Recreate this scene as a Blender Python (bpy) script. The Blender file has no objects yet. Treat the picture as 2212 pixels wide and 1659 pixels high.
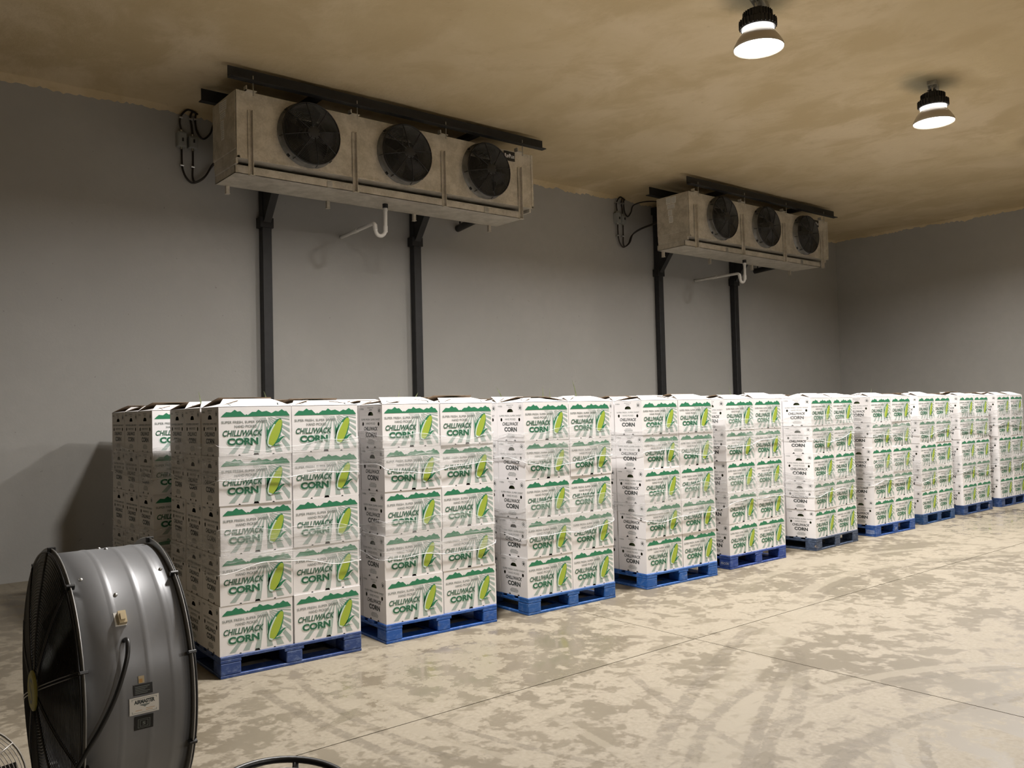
import bpy, bmesh, math, random
from mathutils import Vector, Matrix
R = math.radians
PI = math.pi
random.seed(7)
scene = bpy.context.scene
col = scene.collection

# ------------------------------------------------------------------ camera
cam_d = bpy.data.cameras.new('camera')
cam_d.sensor_width = 36.0
cam_d.lens = 36.0 * 1843.16 / 2212.0
cam_d.clip_end = 200
cam = bpy.data.objects.new('camera', cam_d)
col.objects.link(cam)
cam.matrix_world = Matrix(((0.77466578, -0.00191391, -0.63236798, 0.0),
                           (-0.63188667, -0.04146816, -0.77395066, 0.0),
                           (-0.02474187, 0.99913799, -0.03333334, 1.70),
                           (0, 0, 0, 1)))
scene.camera = cam
scene.cycles.max_bounces = 5; scene.cycles.diffuse_bounces = 3; scene.cycles.transparent_max_bounces = 6; scene.cycles.glossy_bounces = 2; scene.cycles.transmission_bounces = 2
scene.cycles.adaptive_threshold = 0.03; scene.cycles.caustics_reflective = False; scene.cycles.caustics_refractive = False

# ------------------------------------------------------------------ world + view
w = bpy.data.worlds.new('world'); scene.world = w; w.use_nodes = True
w.node_tree.nodes['Background'].inputs[0].default_value = (0.02, 0.02, 0.02, 1)
w.node_tree.nodes['Background'].inputs[1].default_value = 1.0
vs = scene.view_settings
vs.view_transform = 'Standard'; vs.look = 'None'; vs.gamma = 1.0; vs.use_curve_mapping = False
vs.exposure = 0.55
LAMP_W = 180.0
LAMP_COL = (1.0, 0.96, 0.925)
LAMP_ROWS = [(4.63, [3.31, 6.89, 10.47, 14.05]), (-6.11, [3.31, 6.89, 10.47, 14.05])]  # second row is unseen, added behind the camera as fill light

# room extents
YW, XE, ZC = 10.6, 18.6, 5.58
X0, Y0 = -12.0, -14.0

# ------------------------------------------------------------------ helpers
class MB:
    def __init__(s): s.v = []; s.f = []; s.m = []
    def add(s, vs_, fs, mi=0):
        b = len(s.v); s.v += [tuple(p) for p in vs_]
        for f in fs: s.f.append([b + i for i in f]); s.m.append(mi)
        return s
    def box(s, x0, x1, y0, y1, z0, z1, mi=0):
        return s.add([(x0,y0,z0),(x1,y0,z0),(x1,y1,z0),(x0,y1,z0),(x0,y0,z1),(x1,y0,z1),(x1,y1,z1),(x0,y1,z1)],
                     [(3,2,1,0),(4,5,6,7),(0,1,5,4),(1,2,6,5),(2,3,7,6),(3,0,4,7)], mi)
    def bbox(s, x0, x1, y0, y1, z0, z1, b=0.003, mi=0):
        # box with chamfered edges
        bm = bmesh.new(); bmesh.ops.create_cube(bm, size=1.0)
        for v in bm.verts:
            v.co = Vector(((x0+x1)/2 + v.co.x*(x1-x0), (y0+y1)/2 + v.co.y*(y1-y0), (z0+z1)/2 + v.co.z*(z1-z0)))
        bmesh.ops.bevel(bm, geom=bm.edges[:], offset=b, segments=1, affect='EDGES')
        bm.verts.index_update()
        s.add([v.co for v in bm.verts], [[v.index for v in f.verts] for f in bm.faces], mi)
        bm.free(); return s
    def bar(s, p0, p1, wd, ht, mi=0, up=(0,0,1)):
        p0 = Vector(p0); p1 = Vector(p1); d = (p1-p0).normalized(); u = Vector(up)
        if abs(d.dot(u)) > 0.98: u = Vector((1,0,0))
        a = d.cross(u).normalized(); b = a.cross(d)
        vs_ = []
        for p in (p0, p1):
            for i, j in ((-1,-1),(1,-1),(1,1),(-1,1)): vs_.append(p + a*(i*wd/2) + b*(j*ht/2))
        return s.add(vs_, [(3,2,1,0),(4,5,6,7),(0,1,5,4),(1,2,6,5),(2,3,7,6),(3,0,4,7)], mi)
    def tube(s, pts, r, n=8, mi=0, closed=False, cap=True):
        pts = [Vector(p) for p in pts]; N = len(pts); vs_ = []; prev = None
        for i, p in enumerate(pts):
            if closed: d = pts[(i+1) % N] - pts[i-1]
            else: d = pts[min(i+1, N-1)] - pts[max(i-1, 0)]
            d.normalize()
            if prev is None:
                u = Vector((0,0,1)) if abs(d.z) < 0.9 else Vector((1,0,0))
                a = d.cross(u).normalized()
            else:
                a = (prev - d*prev.dot(d))
                a = a.normalized() if a.length > 1e-6 else d.orthogonal().normalized()
            prev = a; b = d.cross(a)
            rr = r[i] if isinstance(r, (list, tuple)) else r
            for k in range(n):
                t = 2*PI*k/n; vs_.append(p + a*(math.cos(t)*rr) + b*(math.sin(t)*rr))
        fs = []
        for i in range(N if closed else N-1):
            j = (i+1) % N
            for k in range(n):
                k2 = (k+1) % n; fs.append((i*n+k, j*n+k, j*n+k2, i*n+k2))
        if cap and not closed:
            fs.append(tuple(range(n))); fs.append(tuple((N-1)*n + k for k in reversed(range(n))))
        return s.add(vs_, fs, mi)
    def lathe(s, prof, n=32, mi=0, M=None, closed=False):
        vs_ = []; N = len(prof)
        for (r, z) in prof:
            for k in range(n):
                t = 2*PI*k/n; p = Vector((r*math.cos(t), r*math.sin(t), z)); vs_.append(M @ p if M else p)
        fs = []
        for i in range(N if closed else N-1):
            j = (i+1) % N
            for k in range(n):
                k2 = (k+1) % n; fs.append((i*n+k, i*n+k2, j*n+k2, j*n+k))
        return s.add(vs_, fs, mi)
    def disc(s, c, r, n=24, mi=0, M=None):
        vs_ = [Vector((c[0]+r*math.cos(2*PI*k/n), c[1]+r*math.sin(2*PI*k/n), c[2])) for k in range(n)]
        return s.add([M @ p if M else p for p in vs_], [tuple(range(n))], mi)
    def torus(s, R1, r, z=0, n=48, m=4, mi=0, M=None):
        return s.lathe([(R1 + r*math.cos(2*PI*j/m), z + r*math.sin(2*PI*j/m)) for j in range(m)], n, mi, M, closed=True)
    def prism(s, poly, f0, f1, mi=0):
        # poly: 2D points; f0,f1 map (a,b) -> 3D on the two ends
        n = len(poly); vs_ = [f0(*p) for p in poly] + [f1(*p) for p in poly]
        fs = [tuple(reversed(range(n))), tuple(range(n, 2*n))] + [(i, (i+1) % n, n + (i+1) % n, n+i) for i in range(n)]
        return s.add(vs_, fs, mi)
    def mesh(s, name, mats, smooth=False):
        me = bpy.data.meshes.new(name); me.from_pydata(s.v, [], s.f)
        for m in (mats if isinstance(mats, (list, tuple)) else [mats]): me.materials.append(m)
        me.polygons.foreach_set('material_index', s.m)
        if smooth: me.polygons.foreach_set('use_smooth', [True]*len(s.f))
        me.update(); return me
    def build(s, name, mats, parent=None, smooth=False):
        return link(name, s.mesh(name, mats, smooth), parent)

def link(name, me, parent=None, loc=None, rz=None):
    o = bpy.data.objects.new(name, me); col.objects.link(o)
    if parent is not None: o.parent = parent
    if loc is not None: o.location = loc
    if rz is not None: o.rotation_euler = (0, 0, rz)
    return o
def tag(o, label, cat, group=None):
    o['label'] = label; o['category'] = cat
    if group: o['group'] = group
    return o
def thing(name, label, cat, loc=(0,0,0), rz=0, group=None):
    o = bpy.data.objects.new(name, None); col.objects.link(o)
    o.location = loc; o.rotation_euler = (0,0,rz); o.empty_display_size = 0.1
    return tag(o, label, cat, group)
def smooth_path(pts, sub=6):
    P = [Vector(p) for p in pts]; out = []
    for i in range(len(P)-1):
        p0 = P[max(i-1,0)]; p1 = P[i]; p2 = P[i+1]; p3 = P[min(i+2,len(P)-1)]
        for k in range(sub):
            t = k/sub
            out.append(0.5*((2*p1) + (p2-p0)*t + (2*p0-5*p1+4*p2-p3)*t*t + (3*p1-p0-3*p2+p3)*t**3))
    out.append(P[-1]); return out

# ------------------------------------------------------------------ materials
def newmat(name):
    m = bpy.data.materials.new(name); m.use_nodes = True
    nt = m.node_tree; return m, nt, nt.nodes['Principled BSDF']
def N(nt, t, **kw):
    n = nt.nodes.new(t)
    for k, v in kw.items(): setattr(n, k, v)
    return n
def L(nt, a, b): nt.links.new(a, b)
def noise(nt, scale, detail=4, rough=0.55, vec=None, dist=0.0):
    n = N(nt, 'ShaderNodeTexNoise'); n.inputs['Scale'].default_value = scale
    n.inputs['Detail'].default_value = detail; n.inputs['Roughness'].default_value = rough; n.inputs['Distortion'].default_value = dist
    if vec is not None: L(nt, vec, n.inputs['Vector'])
    return n.outputs['Fac']
def mth(nt, op, a, b=None, c=None, clamp=False):
    n = N(nt, 'ShaderNodeMath', operation=op, use_clamp=clamp)
    for i, x in enumerate((a, b, c)):
        if x is None: continue
        if isinstance(x, (int, float)): n.inputs[i].default_value = x
        else: L(nt, x, n.inputs[i])
    return n.outputs[0]
def smst(nt, x, lo, hi, a=0.0, b=1.0):
    n = N(nt, 'ShaderNodeMapRange', interpolation_type='SMOOTHSTEP')
    L(nt, x, n.inputs['Value'])
    for k, v in zip(('From Min','From Max','To Min','To Max'), (lo,hi,a,b)): n.inputs[k].default_value = v
    return n.outputs[0]
def mixc(nt, f, a, b, blend='MIX'):
    n = N(nt, 'ShaderNodeMix', data_type='RGBA', blend_type=blend)
    if isinstance(f, (int, float)): n.inputs['Factor'].default_value = f
    else: L(nt, f, n.inputs['Factor'])
    for x, i in ((a, n.inputs[6]), (b, n.inputs[7])):
        if isinstance(x, tuple): i.default_value = (*x, 1) if len(x) == 3 else x
        else: L(nt, x, i)
    return n.outputs[2]
def pos(nt): return N(nt, 'ShaderNodeNewGeometry').outputs['Position']
def vscale(nt, v, s):
    n = N(nt, 'ShaderNodeVectorMath', operation='MULTIPLY'); L(nt, v, n.inputs[0]); n.inputs[1].default_value = s; return n.outputs[0]
def bump(nt, bs, h, strength, dist=0.01):
    b = N(nt, 'ShaderNodeBump'); b.inputs['Strength'].default_value = strength; b.inputs['Distance'].default_value = dist
    L(nt, h, b.inputs['Height']); L(nt, b.outputs[0], bs.inputs['Normal'])
def simple(name, c, rough=0.5, metal=0.0, var=0.0, vscale_=8.0, emit=None, bmp=0.0, spec=None):
    m, nt, bs = newmat(name)
    bs.inputs['Base Color'].default_value = (*c, 1); bs.inputs['Roughness'].default_value = rough; bs.inputs['Metallic'].default_value = metal
    if spec is not None: bs.inputs['Specular IOR Level'].default_value = spec
    if var or bmp:
        tc = N(nt, 'ShaderNodeTexCoord').outputs['Object']
        f = noise(nt, vscale_, 5, 0.6, tc)
        if var:
            cc = mixc(nt, smst(nt, f, 0.35, 0.65), tuple(x*(1-var) for x in c), tuple(min(1, x*(1+var)) for x in c))
            L(nt, cc, bs.inputs['Base Color'])
        if bmp: bump(nt, bs, f, bmp, 0.004)
    if emit:
        bs.inputs['Emission Color'].default_value = (*c, 1); bs.inputs['Emission Strength'].default_value = emit
    return m

M_white = simple('carton_white', (0.84, 0.82, 0.818), 0.45, var=0.015, vscale_=5)
M_kraft = simple('carton_inside', (0.16, 0.11, 0.065), 0.8)
M_green = simple('ink_green', (0.022, 0.20, 0.095), 0.45)
M_dgreen = simple('ink_dark_green', (0.035, 0.125, 0.075), 0.45)
M_corn = simple('ink_corn_lettering', (0.02, 0.135, 0.07), 0.45)
M_gray = simple('ink_gray', (0.20, 0.225, 0.21), 0.5)
M_ray = simple('ink_pale_rays', (0.37, 0.455, 0.42), 0.5)
M_mint = simple('ink_mint', (0.62, 0.75, 0.68), 0.5)
M_cob = simple('ink_corn_green', (0.34, 0.48, 0.05), 0.45)
M_kern = simple('ink_corn_yellow', (0.55, 0.56, 0.06), 0.45)
M_ink = simple('ink_black', (0.03, 0.04, 0.038), 0.5)
M_black = simple('black_steel', (0.012, 0.012, 0.013), 0.5, var=0.25)
M_blackpl = simple('black_plastic', (0.012, 0.012, 0.012), 0.38)
M_wire = simple('black_wire', (0.012, 0.012, 0.013), 0.32)
M_dark = simple('dark_interior', (0.012, 0.012, 0.013), 0.8)
M_steel = simple('plain_steel', (0.5, 0.5, 0.49), 0.4, 1.0, var=0.15)
M_pvc = simple('white_pvc', (0.72, 0.70, 0.66), 0.35)
M_gbox = simple('grey_junction_plastic', (0.30, 0.31, 0.30), 0.5)
M_cable = simple('black_cable', (0.018, 0.013, 0.010), 0.4)
M_paper = simple('paper_label', (0.78, 0.76, 0.71), 0.6)
M_white_ink = simple('white_lettering', (0.75, 0.75, 0.75), 0.5)
M_pale_ink = simple('pale_stencil', (0.42, 0.47, 0.58), 0.6)

def galvanised():
    m, nt, bs = newmat('galvanised_sheet')
    tc = N(nt, 'ShaderNodeTexCoord').outputs['Object']
    a = noise(nt, 6, 6, 0.65, tc); b = noise(nt, 40, 3, 0.6, tc)
    f = mth(nt, 'ADD', mth(nt, 'MULTIPLY', a, 0.7), mth(nt, 'MULTIPLY', b, 0.3))
    L(nt, mixc(nt, smst(nt, f, 0.38, 0.62), (0.48, 0.44, 0.36), (0.66, 0.61, 0.52)), bs.inputs['Base Color'])
    bs.inputs['Metallic'].default_value = 0.35
    L(nt, smst(nt, b, 0.3, 0.7, 0.32, 0.55), bs.inputs['Roughness'])
    return m
M_galv = galvanised()

def pallet_mat():
    m, nt, bs = newmat('painted_pallet_wood')
    oi = N(nt, 'ShaderNodeObjectInfo')
    p = pos(nt)
    a = noise(nt, 22, 6, 0.7, vscale(nt, p, (1, 1, 1.6)))
    b = noise(nt, 7, 4, 0.6, p)
    wood = mixc(nt, a, (0.30, 0.20, 0.12), (0.45, 0.36, 0.26))
    pale = mixc(nt, smst(nt, a, 0.45, 0.7), oi.outputs['Color'], mixc(nt, 0.25, oi.outputs['Color'], (0.35, 0.45, 0.65)))
    dirt = mixc(nt, smst(nt, b, 0.62, 0.78, 0, 0.6), pale, (0.03, 0.035, 0.05))
    worn = smst(nt, mth(nt, 'ADD', mth(nt, 'MULTIPLY', a, 0.6), mth(nt, 'MULTIPLY', b, 0.5)), 0.69, 0.76)
    L(nt, mixc(nt, worn, dirt, wood), bs.inputs['Base Color'])
    bs.inputs['Roughness'].default_value = 0.5
    bump(nt, bs, a, 0.4, 0.004)
    return m
M_pallet = pallet_mat()

def film_mat():
    m, nt, bs = newmat('clear_stretch_film')
    out = nt.nodes['Material Output']
    p = pos(nt)
    a = noise(nt, 1.0, 5, 0.6, vscale(nt, p, (2.2, 2.2, 26)), 0.8)
    b = noise(nt, 1.0, 3, 0.6, vscale(nt, p, (5, 5, 9)), 0.4)
    bs.inputs['Base Color'].default_value = (0.86, 0.86, 0.86, 1); bs.inputs['Roughness'].default_value = 0.27
    bs.inputs['Specular IOR Level'].default_value = 0.9
    bump(nt, bs, mth(nt, 'ADD', a, mth(nt, 'MULTIPLY', b, 0.7)), 0.8, 0.012)
    tr = N(nt, 'ShaderNodeBsdfTransparent'); tr.inputs[0].default_value = (0.97, 0.97, 0.97, 1)
    mx = N(nt, 'ShaderNodeMixShader')
    f = mth(nt, 'ADD', smst(nt, a, 0.52, 0.72, 0.14, 0.62), smst(nt, b, 0.5, 0.75, 0.0, 0.22), clamp=True)  # film haze, with denser white streaks painted in for glare
    L(nt, f, mx.inputs[0]); L(nt, tr.outputs[0], mx.inputs[1]); L(nt, bs.outputs[0], mx.inputs[2])
    L(nt, mx.outputs[0], out.inputs[0])
    return m
M_film = film_mat()
M_rope = simple('rolled_film_edge', (0.82, 0.82, 0.82), 0.32, spec=0.6)

def wall_mat():
    m, nt, bs = newmat('painted_wall')
    p = pos(nt)
    a = noise(nt, 0.5, 4, 0.55, p); b = noise(nt, 7, 3, 0.6, p); c = noise(nt, 30, 2, 0.6, p)
    c1 = mixc(nt, smst(nt, a, 0.3, 0.7), (0.372, 0.366, 0.346), (0.422, 0.415, 0.394))
    c2 = mixc(nt, smst(nt, b, 0.35, 0.65, 0, 0.25), c1, (0.36, 0.356, 0.338))
    sp = noise(nt, 24, 1, 0.4, p)
    L(nt, mixc(nt, smst(nt, sp, 0.80, 0.83, 0, 0.6), c2, (0.2, 0.19, 0.17)), bs.inputs['Base Color'])
    bs.inputs['Roughness'].default_value = 0.55
    bump(nt, bs, c, 0.18, 0.006)
    return m
M_wall = wall_mat()

def foam_mat():
    m, nt, bs = newmat('spray_foam')
    p = pos(nt)
    a = noise(nt, 0.45, 5, 0.6, p, 0.6); b = noise(nt, 1.5, 6, 0.62, vscale(nt, p, (1.0, 0.7, 1)), 0.35); c = noise(nt, 14, 5, 0.65, p)
    c1 = mixc(nt, smst(nt, a, 0.3, 0.7), (0.58, 0.465, 0.275), (0.68, 0.56, 0.37))
    c2 = mixc(nt, smst(nt, b, 0.36, 0.60), (0.54, 0.425, 0.245), c1)
    c3 = mixc(nt, smst(nt, c, 0.62, 0.80, 0, 0.5), c2, (0.38, 0.285, 0.155))
    # grey-green patches sprayed round the lamp mounts
    st = None
    sep = N(nt, 'ShaderNodeSeparateXYZ'); L(nt, p, sep.inputs[0])
    for (cx, cy) in ((10.47, 4.68), (6.89, 4.68)):
        d = mth(nt, 'SQRT', mth(nt, 'ADD', mth(nt, 'POWER', mth(nt, 'SUBTRACT', sep.outputs[0], cx), 2.0), mth(nt, 'POWER', mth(nt, 'MULTIPLY', mth(nt, 'SUBTRACT', sep.outputs[1], cy), 1.6), 2.0)))
        k = smst(nt, mth(nt, 'ADD', d, mth(nt, 'MULTIPLY', b, 0.5)), 0.42, 0.85, 0.75, 0.0)
        st = k if st is None else mth(nt, 'MAXIMUM', st, k)
    L(nt, mixc(nt, st, c3, (0.27, 0.25, 0.165)), bs.inputs['Base Color'])
    bs.inputs['Roughness'].default_value = 0.75
    bump(nt, bs, mth(nt, 'ADD', b, mth(nt, 'MULTIPLY', c, 0.35)), 0.5, 0.035)
    return m
M_foam = foam_mat()

# tyre tracks on the floor: (centre x, centre y, radius, half width, middle of arc x, y, reach, tone)
TRACKS = [(11.42, -11.67, 16.51, 0.11, 4.9, 3.45, 2.3, 1), (11.42, -11.67, 16.72, 0.05, 4.4, 3.4, 1.6, -1), (11.42, -11.67, 16.27, 0.04, 4.0, 3.0, 1.5, -1),
          (4.83, 0.43, 2.62, 0.09, 4.0, 2.9, 1.0, 1), (4.83, 0.43, 2.76, 0.04, 3.7, 2.9, 1.0, -1), (4.83, 0.43, 2.42, 0.04, 3.7, 2.6, 0.9, -1),
          (4.21, -0.42, 2.69, 0.055, 4.6, 2.2, 1.5, -1), (4.31, 0.04, 2.83, 0.05, 5.4, 2.6, 1.3, 1), (4.31, 0.04, 2.70, 0.03, 5.4, 2.5, 1.3, -1),
          (8.12, 0.80, 3.77, 0.07, 8.6, 4.45, 2.4, 1), (8.12, 0.80, 3.60, 0.03, 8.6, 4.3, 2.4, -1), (8.12, 0.80, 4.35, 0.06, 9.0, 5.0, 2.6, 1),
          (10.38, 4.89, 8.22, 0.035, 2.2, 4.4, 1.1, -1), (6.35, 4.42, 4.00, 0.03, 2.4, 4.3, 1.1, -1), (6.35, 4.42, 3.86, 0.03, 2.55, 4.0, 0.9, 1),
          (1.5, 8.15, 6.05, 0.05, 4.7, 3.0, 1.0, -1), (0.49, 3.44, 3.49, 0.05, 3.97, 3.4, 0.5, 1), (-6.0, 5.0, 9.3, 0.03, 3.2, 3.2, 0.7, 1),
          (6.35, 4.42, 3.70, 0.025, 2.72, 3.7, 0.9, -1), (9.0, 1.2, 5.6, 0.03, 3.9, 3.2, 0.8, -1), (5.2, 0.2, 2.2, 0.04, 3.8, 1.9, 0.8, 1), (5.2, 0.2, 2.08, 0.03, 3.8, 1.8, 0.8, -1)]
def floor_mat():
    m, nt, bs = newmat('damp_concrete')
    p = pos(nt)
    sep = N(nt, 'ShaderNodeSeparateXYZ'); L(nt, p, sep.inputs[0]); X, Y = sep.outputs[0], sep.outputs[1]
    wob = mth(nt, 'MULTIPLY', mth(nt, 'SUBTRACT', noise(nt, 3.0, 2, 0.6, p), 0.5), 0.22)
    wob2 = mth(nt, 'MULTIPLY', mth(nt, 'SUBTRACT', noise(nt, 18.0, 3, 0.7, p), 0.5), 0.055)
    light = dark = None
    for (cx, cy, r, hw, mx_, my_, reach, tone) in TRACKS:
        dx = mth(nt, 'SUBTRACT', X, cx); dy = mth(nt, 'SUBTRACT', Y, cy)
        d = mth(nt, 'SQRT', mth(nt, 'ADD', mth(nt, 'MULTIPLY', dx, dx), mth(nt, 'MULTIPLY', dy, dy)))
        e = mth(nt, 'ADD', mth(nt, 'ABSOLUTE', mth(nt, 'SUBTRACT', d, r)), wob2)
        band = smst(nt, e, hw*0.75, hw*1.15, 1.0, 0.0)
        ex = mth(nt, 'SUBTRACT', X, mx_); ey = mth(nt, 'SUBTRACT', Y, my_)
        q = mth(nt, 'ADD', mth(nt, 'SQRT', mth(nt, 'ADD', mth(nt, 'MULTIPLY', ex, ex), mth(nt, 'MULTIPLY', ey, ey))), wob)
        k = mth(nt, 'MULTIPLY', band, smst(nt, q, reach*0.6, reach, 1.0, 0.0))
        if tone > 0: light = k if light is None else mth(nt, 'MAXIMUM', light, k)
        else: dark = k if dark is None else mth(nt, 'MAXIMUM', dark, k)
    pv = vscale(nt, p, (1.0, 1.0, 1.0))
    a = noise(nt, 0.55, 3, 0.6, pv, 0.4)             # broad damp / dry
    b = noise(nt, 4.2, 5, 0.66, vscale(nt, p, (1.0, 1.0, 1)), 0.15)   # blotches
    c = noise(nt, 38, 2, 0.6, p)
    fine = noise(nt, 11.0, 4, 0.68, p, 0.2)
    blot = smst(nt, mth(nt, 'ADD', mth(nt, 'ADD', mth(nt, 'MULTIPLY', b, 0.5), mth(nt, 'MULTIPLY', fine, 0.32)), mth(nt, 'MULTIPLY', a, 0.30)), 0.53, 0.585)
    drybase = mixc(nt, smst(nt, c, 0.3, 0.7), (0.255, 0.22, 0.163), (0.295, 0.257, 0.196))
    damp = mixc(nt, smst(nt, a, 0.35, 0.65), (0.168, 0.141, 0.10), (0.21, 0.178, 0.13))
    c1 = mixc(nt, blot, damp, drybase)
    c1 = mixc(nt, smst(nt, fine, 0.60, 0.70, 0, 0.45), c1, (0.16, 0.135, 0.097))
    c2 = mixc(nt, mth(nt, 'MULTIPLY', light, 0.85), c1, (0.272, 0.236, 0.178))
    rag = smst(nt, fine, 0.40, 0.54, 0.15, 1.0)
    c3 = mixc(nt, mth(nt, 'MULTIPLY', mth(nt, 'MULTIPLY', dark, rag), 0.55), c2, (0.115, 0.094, 0.066))
    st1 = noise(nt, 1.0, 4, 0.7, vscale(nt, p, (9.0, 1.6, 1)), 0.5); st2 = noise(nt, 1.0, 4, 0.7, vscale(nt, p, (1.4, 8.0, 1)), 0.6)
    c3 = mixc(nt, mth(nt, 'MAXIMUM', smst(nt, st1, 0.60, 0.68, 0, 0.4), smst(nt, st2, 0.60, 0.68, 0, 0.4)), c3, (0.165, 0.139, 0.10))
    L(nt, c3, bs.inputs['Base Color'])
    # a wetter patch in front of the first stacks, dull elsewhere
    wx = mth(nt, 'MULTIPLY', mth(nt, 'SUBTRACT', X, 3.5), 0.55); wy = mth(nt, 'SUBTRACT', Y, 4.75)
    wet = mth(nt, 'ADD', mth(nt, 'SQRT', mth(nt, 'ADD', mth(nt, 'MULTIPLY', wx, wx), mth(nt, 'MULTIPLY', wy, wy))), mth(nt, 'MULTIPLY', mth(nt, 'SUBTRACT', b, 0.5), 1.2))
    wetk = smst(nt, wet, 0.35, 0.75, 1.0, 0.0)
    w2x = mth(nt, 'MULTIPLY', mth(nt, 'SUBTRACT', X, 13.4), 0.35); w2y = mth(nt, 'SUBTRACT', Y, 4.9)
    wet2 = mth(nt, 'ADD', mth(nt, 'SQRT', mth(nt, 'ADD', mth(nt, 'MULTIPLY', w2x, w2x), mth(nt, 'MULTIPLY', w2y, w2y))), mth(nt, 'MULTIPLY', mth(nt, 'SUBTRACT', b, 0.5), 1.2))
    wetk = mth(nt, 'MAXIMUM', wetk, smst(nt, wet2, 0.4, 0.8, 1.0, 0.0))
    rough = mth(nt, 'SUBTRACT', smst(nt, blot, 0.0, 1.0, 0.40, 0.62), mth(nt, 'MULTIPLY', wetk, 0.30))
    L(nt, rough, bs.inputs['Roughness'])
    return m
M_floor = floor_mat()
M_joint = simple('joint_filler', (0.10, 0.085, 0.065), 0.8)

# ------------------------------------------------------------------ room
def structure(o): o['kind'] = 'structure'; return o
fl = structure(MB().box(X0, XE, Y0, YW, -0.12, -0.012).build('floor', M_joint))
g = 0.004
for (xa, xb) in ((X0, 5.02), (5.02, XE)):
    for (ya, yb) in ((Y0, 4.09), (4.09, YW)):
        MB().box(xa + (g if xa > X0 else 0), xb - (g if xb < XE else 0), ya + (g if ya > Y0 else 0), yb - (g if yb < YW else 0), -0.011, 0.0).build('slab', M_floor, fl)
structure(MB().box(X0, XE, YW, YW+0.15, -0.12, ZC+0.2).build('wall_back', M_wall))
structure(MB().box(XE, XE+0.15, Y0, YW+0.15, -0.12, ZC+0.2).build('wall_right', M_wall))
structure(MB().box(X0-0.15, X0, Y0, YW+0.15, -0.12, ZC+0.2).build('wall_left', M_wall))
structure(MB().box(X0-0.15, XE+0.15, Y0-0.15, Y0, -0.12, ZC+0.2).build('wall_front', M_wall))

def build_ceiling():
    rng = random.Random(3)
    from mathutils import noise as mn
    def h(x, y):
        return 0.022*mn.noise(Vector((x*0.55, y*0.55, 1.3))) + 0.012*mn.noise(Vector((x*1.9, y*1.4, 5.1))) + 0.006*mn.noise(Vector((x*5.3, y*4.1, 2.7)))
    mb = MB(); st = 0.14
    nx = int((XE-X0)/st); ny = int((YW-Y0)/st)
    vs_ = []; fs = []
    for j in range(ny+1):
        for i in range(nx+1):
            x = X0 + (XE-X0)*i/nx; y = Y0 + (YW-Y0)*j/ny
            # foam thickens into a cove near the walls
            e = min(x-X0, XE-x, y-Y0, YW-y)
            z = ZC + h(x, y) - 0.05*math.exp(-e/0.10)
            vs_.append((x, y, z))
    for j in range(ny):
        for i in range(nx):
            a = j*(nx+1)+i; fs.append((a, a+nx+1, a+nx+2, a+1))
    mb.add(vs_, fs)
    # ragged overspray down the walls
    def skirt(n, P, inw):
        d = 0.0; pts = []
        for i in range(n+1):
            t = i/n; q = P(t)
            k = 0.055 + 0.05*mn.noise(Vector((t*n*0.035, q[0]*0.3, 9.0))) + 0.034*mn.noise(Vector((t*n*0.16, 3.0, q[1]))) + 0.016*rng.uniform(-1, 1)
            k += 0.05*max(0, mn.noise(Vector((t*n*0.06, 7.7, 0.0))) - 0.35)
            pts.append((q, max(0.012, k)))
        vs2 = []; fs2 = []
        for (q, k) in pts:
            vs2 += [(q[0]+inw[0]*0.05, q[1]+inw[1]*0.05, ZC-0.03), (q[0]+inw[0]*0.016, q[1]+inw[1]*0.016, ZC-0.035-k*0.7), (q[0]-inw[0]*0.002, q[1]-inw[1]*0.002, ZC-0.04-k)]
        for i in range(n):
            a = i*3
            for c in (0, 1): fs2.append((a+c, a+c+1, a+c+4, a+c+3))
        mb.add(vs2, fs2)
    skirt(900, lambda t: (X0 + (XE-X0)*t, YW), (0, -1))
    skirt(700, lambda t: (XE, Y0 + (YW-Y0)*t), (-1, 0))
    mb.box(X0-0.15, XE+0.15, Y0-0.15, YW+0.15, ZC+0.1, ZC+0.25)
    me = mb.mesh('ceiling', M_foam); 
    me.polygons.foreach_set('use_smooth', [True]*len(me.polygons))
    return structure(link('ceiling', me))
build_ceiling()

# ------------------------------------------------------------------ lettering helper (flat print)
def text_shape(s, bold=0.0, shear=0.0, space=1.0):
    cu = bpy.data.curves.new('t', 'FONT'); cu.body = s; cu.offset = bold; cu.shear = shear; cu.space_character = space
    cu.resolution_u = 3; cu.fill_mode = 'FRONT'
    o = bpy.data.objects.new('t', cu); col.objects.link(o)
    dg = bpy.context.evaluated_depsgraph_get(); me = o.evaluated_get(dg).to_mesh()
    vs_ = [(v.co.x, v.co.y) for v in me.vertices]; fs = [tuple(p.vertices) for p in me.polygons]
    o.evaluated_get(dg).to_mesh_clear(); bpy.data.objects.remove(o); bpy.data.curves.remove(cu)
    xs = [v[0] for v in vs_]; ys = [v[1] for v in vs_]
    x0, x1, y0, y1 = min(xs), max(xs), min(ys), max(ys)
    return [((x-x0)/(x1-x0), (y-y0)/(y1-y0)) for x, y in vs_], fs
class Print:
    """flat print on a panel: (u, v) from 0 to 1 with v downward; place(u, v, layer) gives the point"""
    def __init__(s, place): s.mb = MB(); s.place = place
    def text(s, t, u0, u1, v0, v1, layer, mi, bold=0.0, shear=0.0, space=1.0):
        vs_, fs = text_shape(t, bold, shear, space)
        s.mb.add([s.place(u0 + a*(u1-u0), v1 - b*(v1-v0), layer) for a, b in vs_], fs, mi)
    def poly(s, pts, layer, mi): s.mb.add([s.place(u, v, layer) for u, v in pts], [tuple(range(len(pts)))], mi)
    def tris(s, pts, fs, layer, mi): s.mb.add([s.place(u, v, layer) for u, v in pts], fs, mi)
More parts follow.
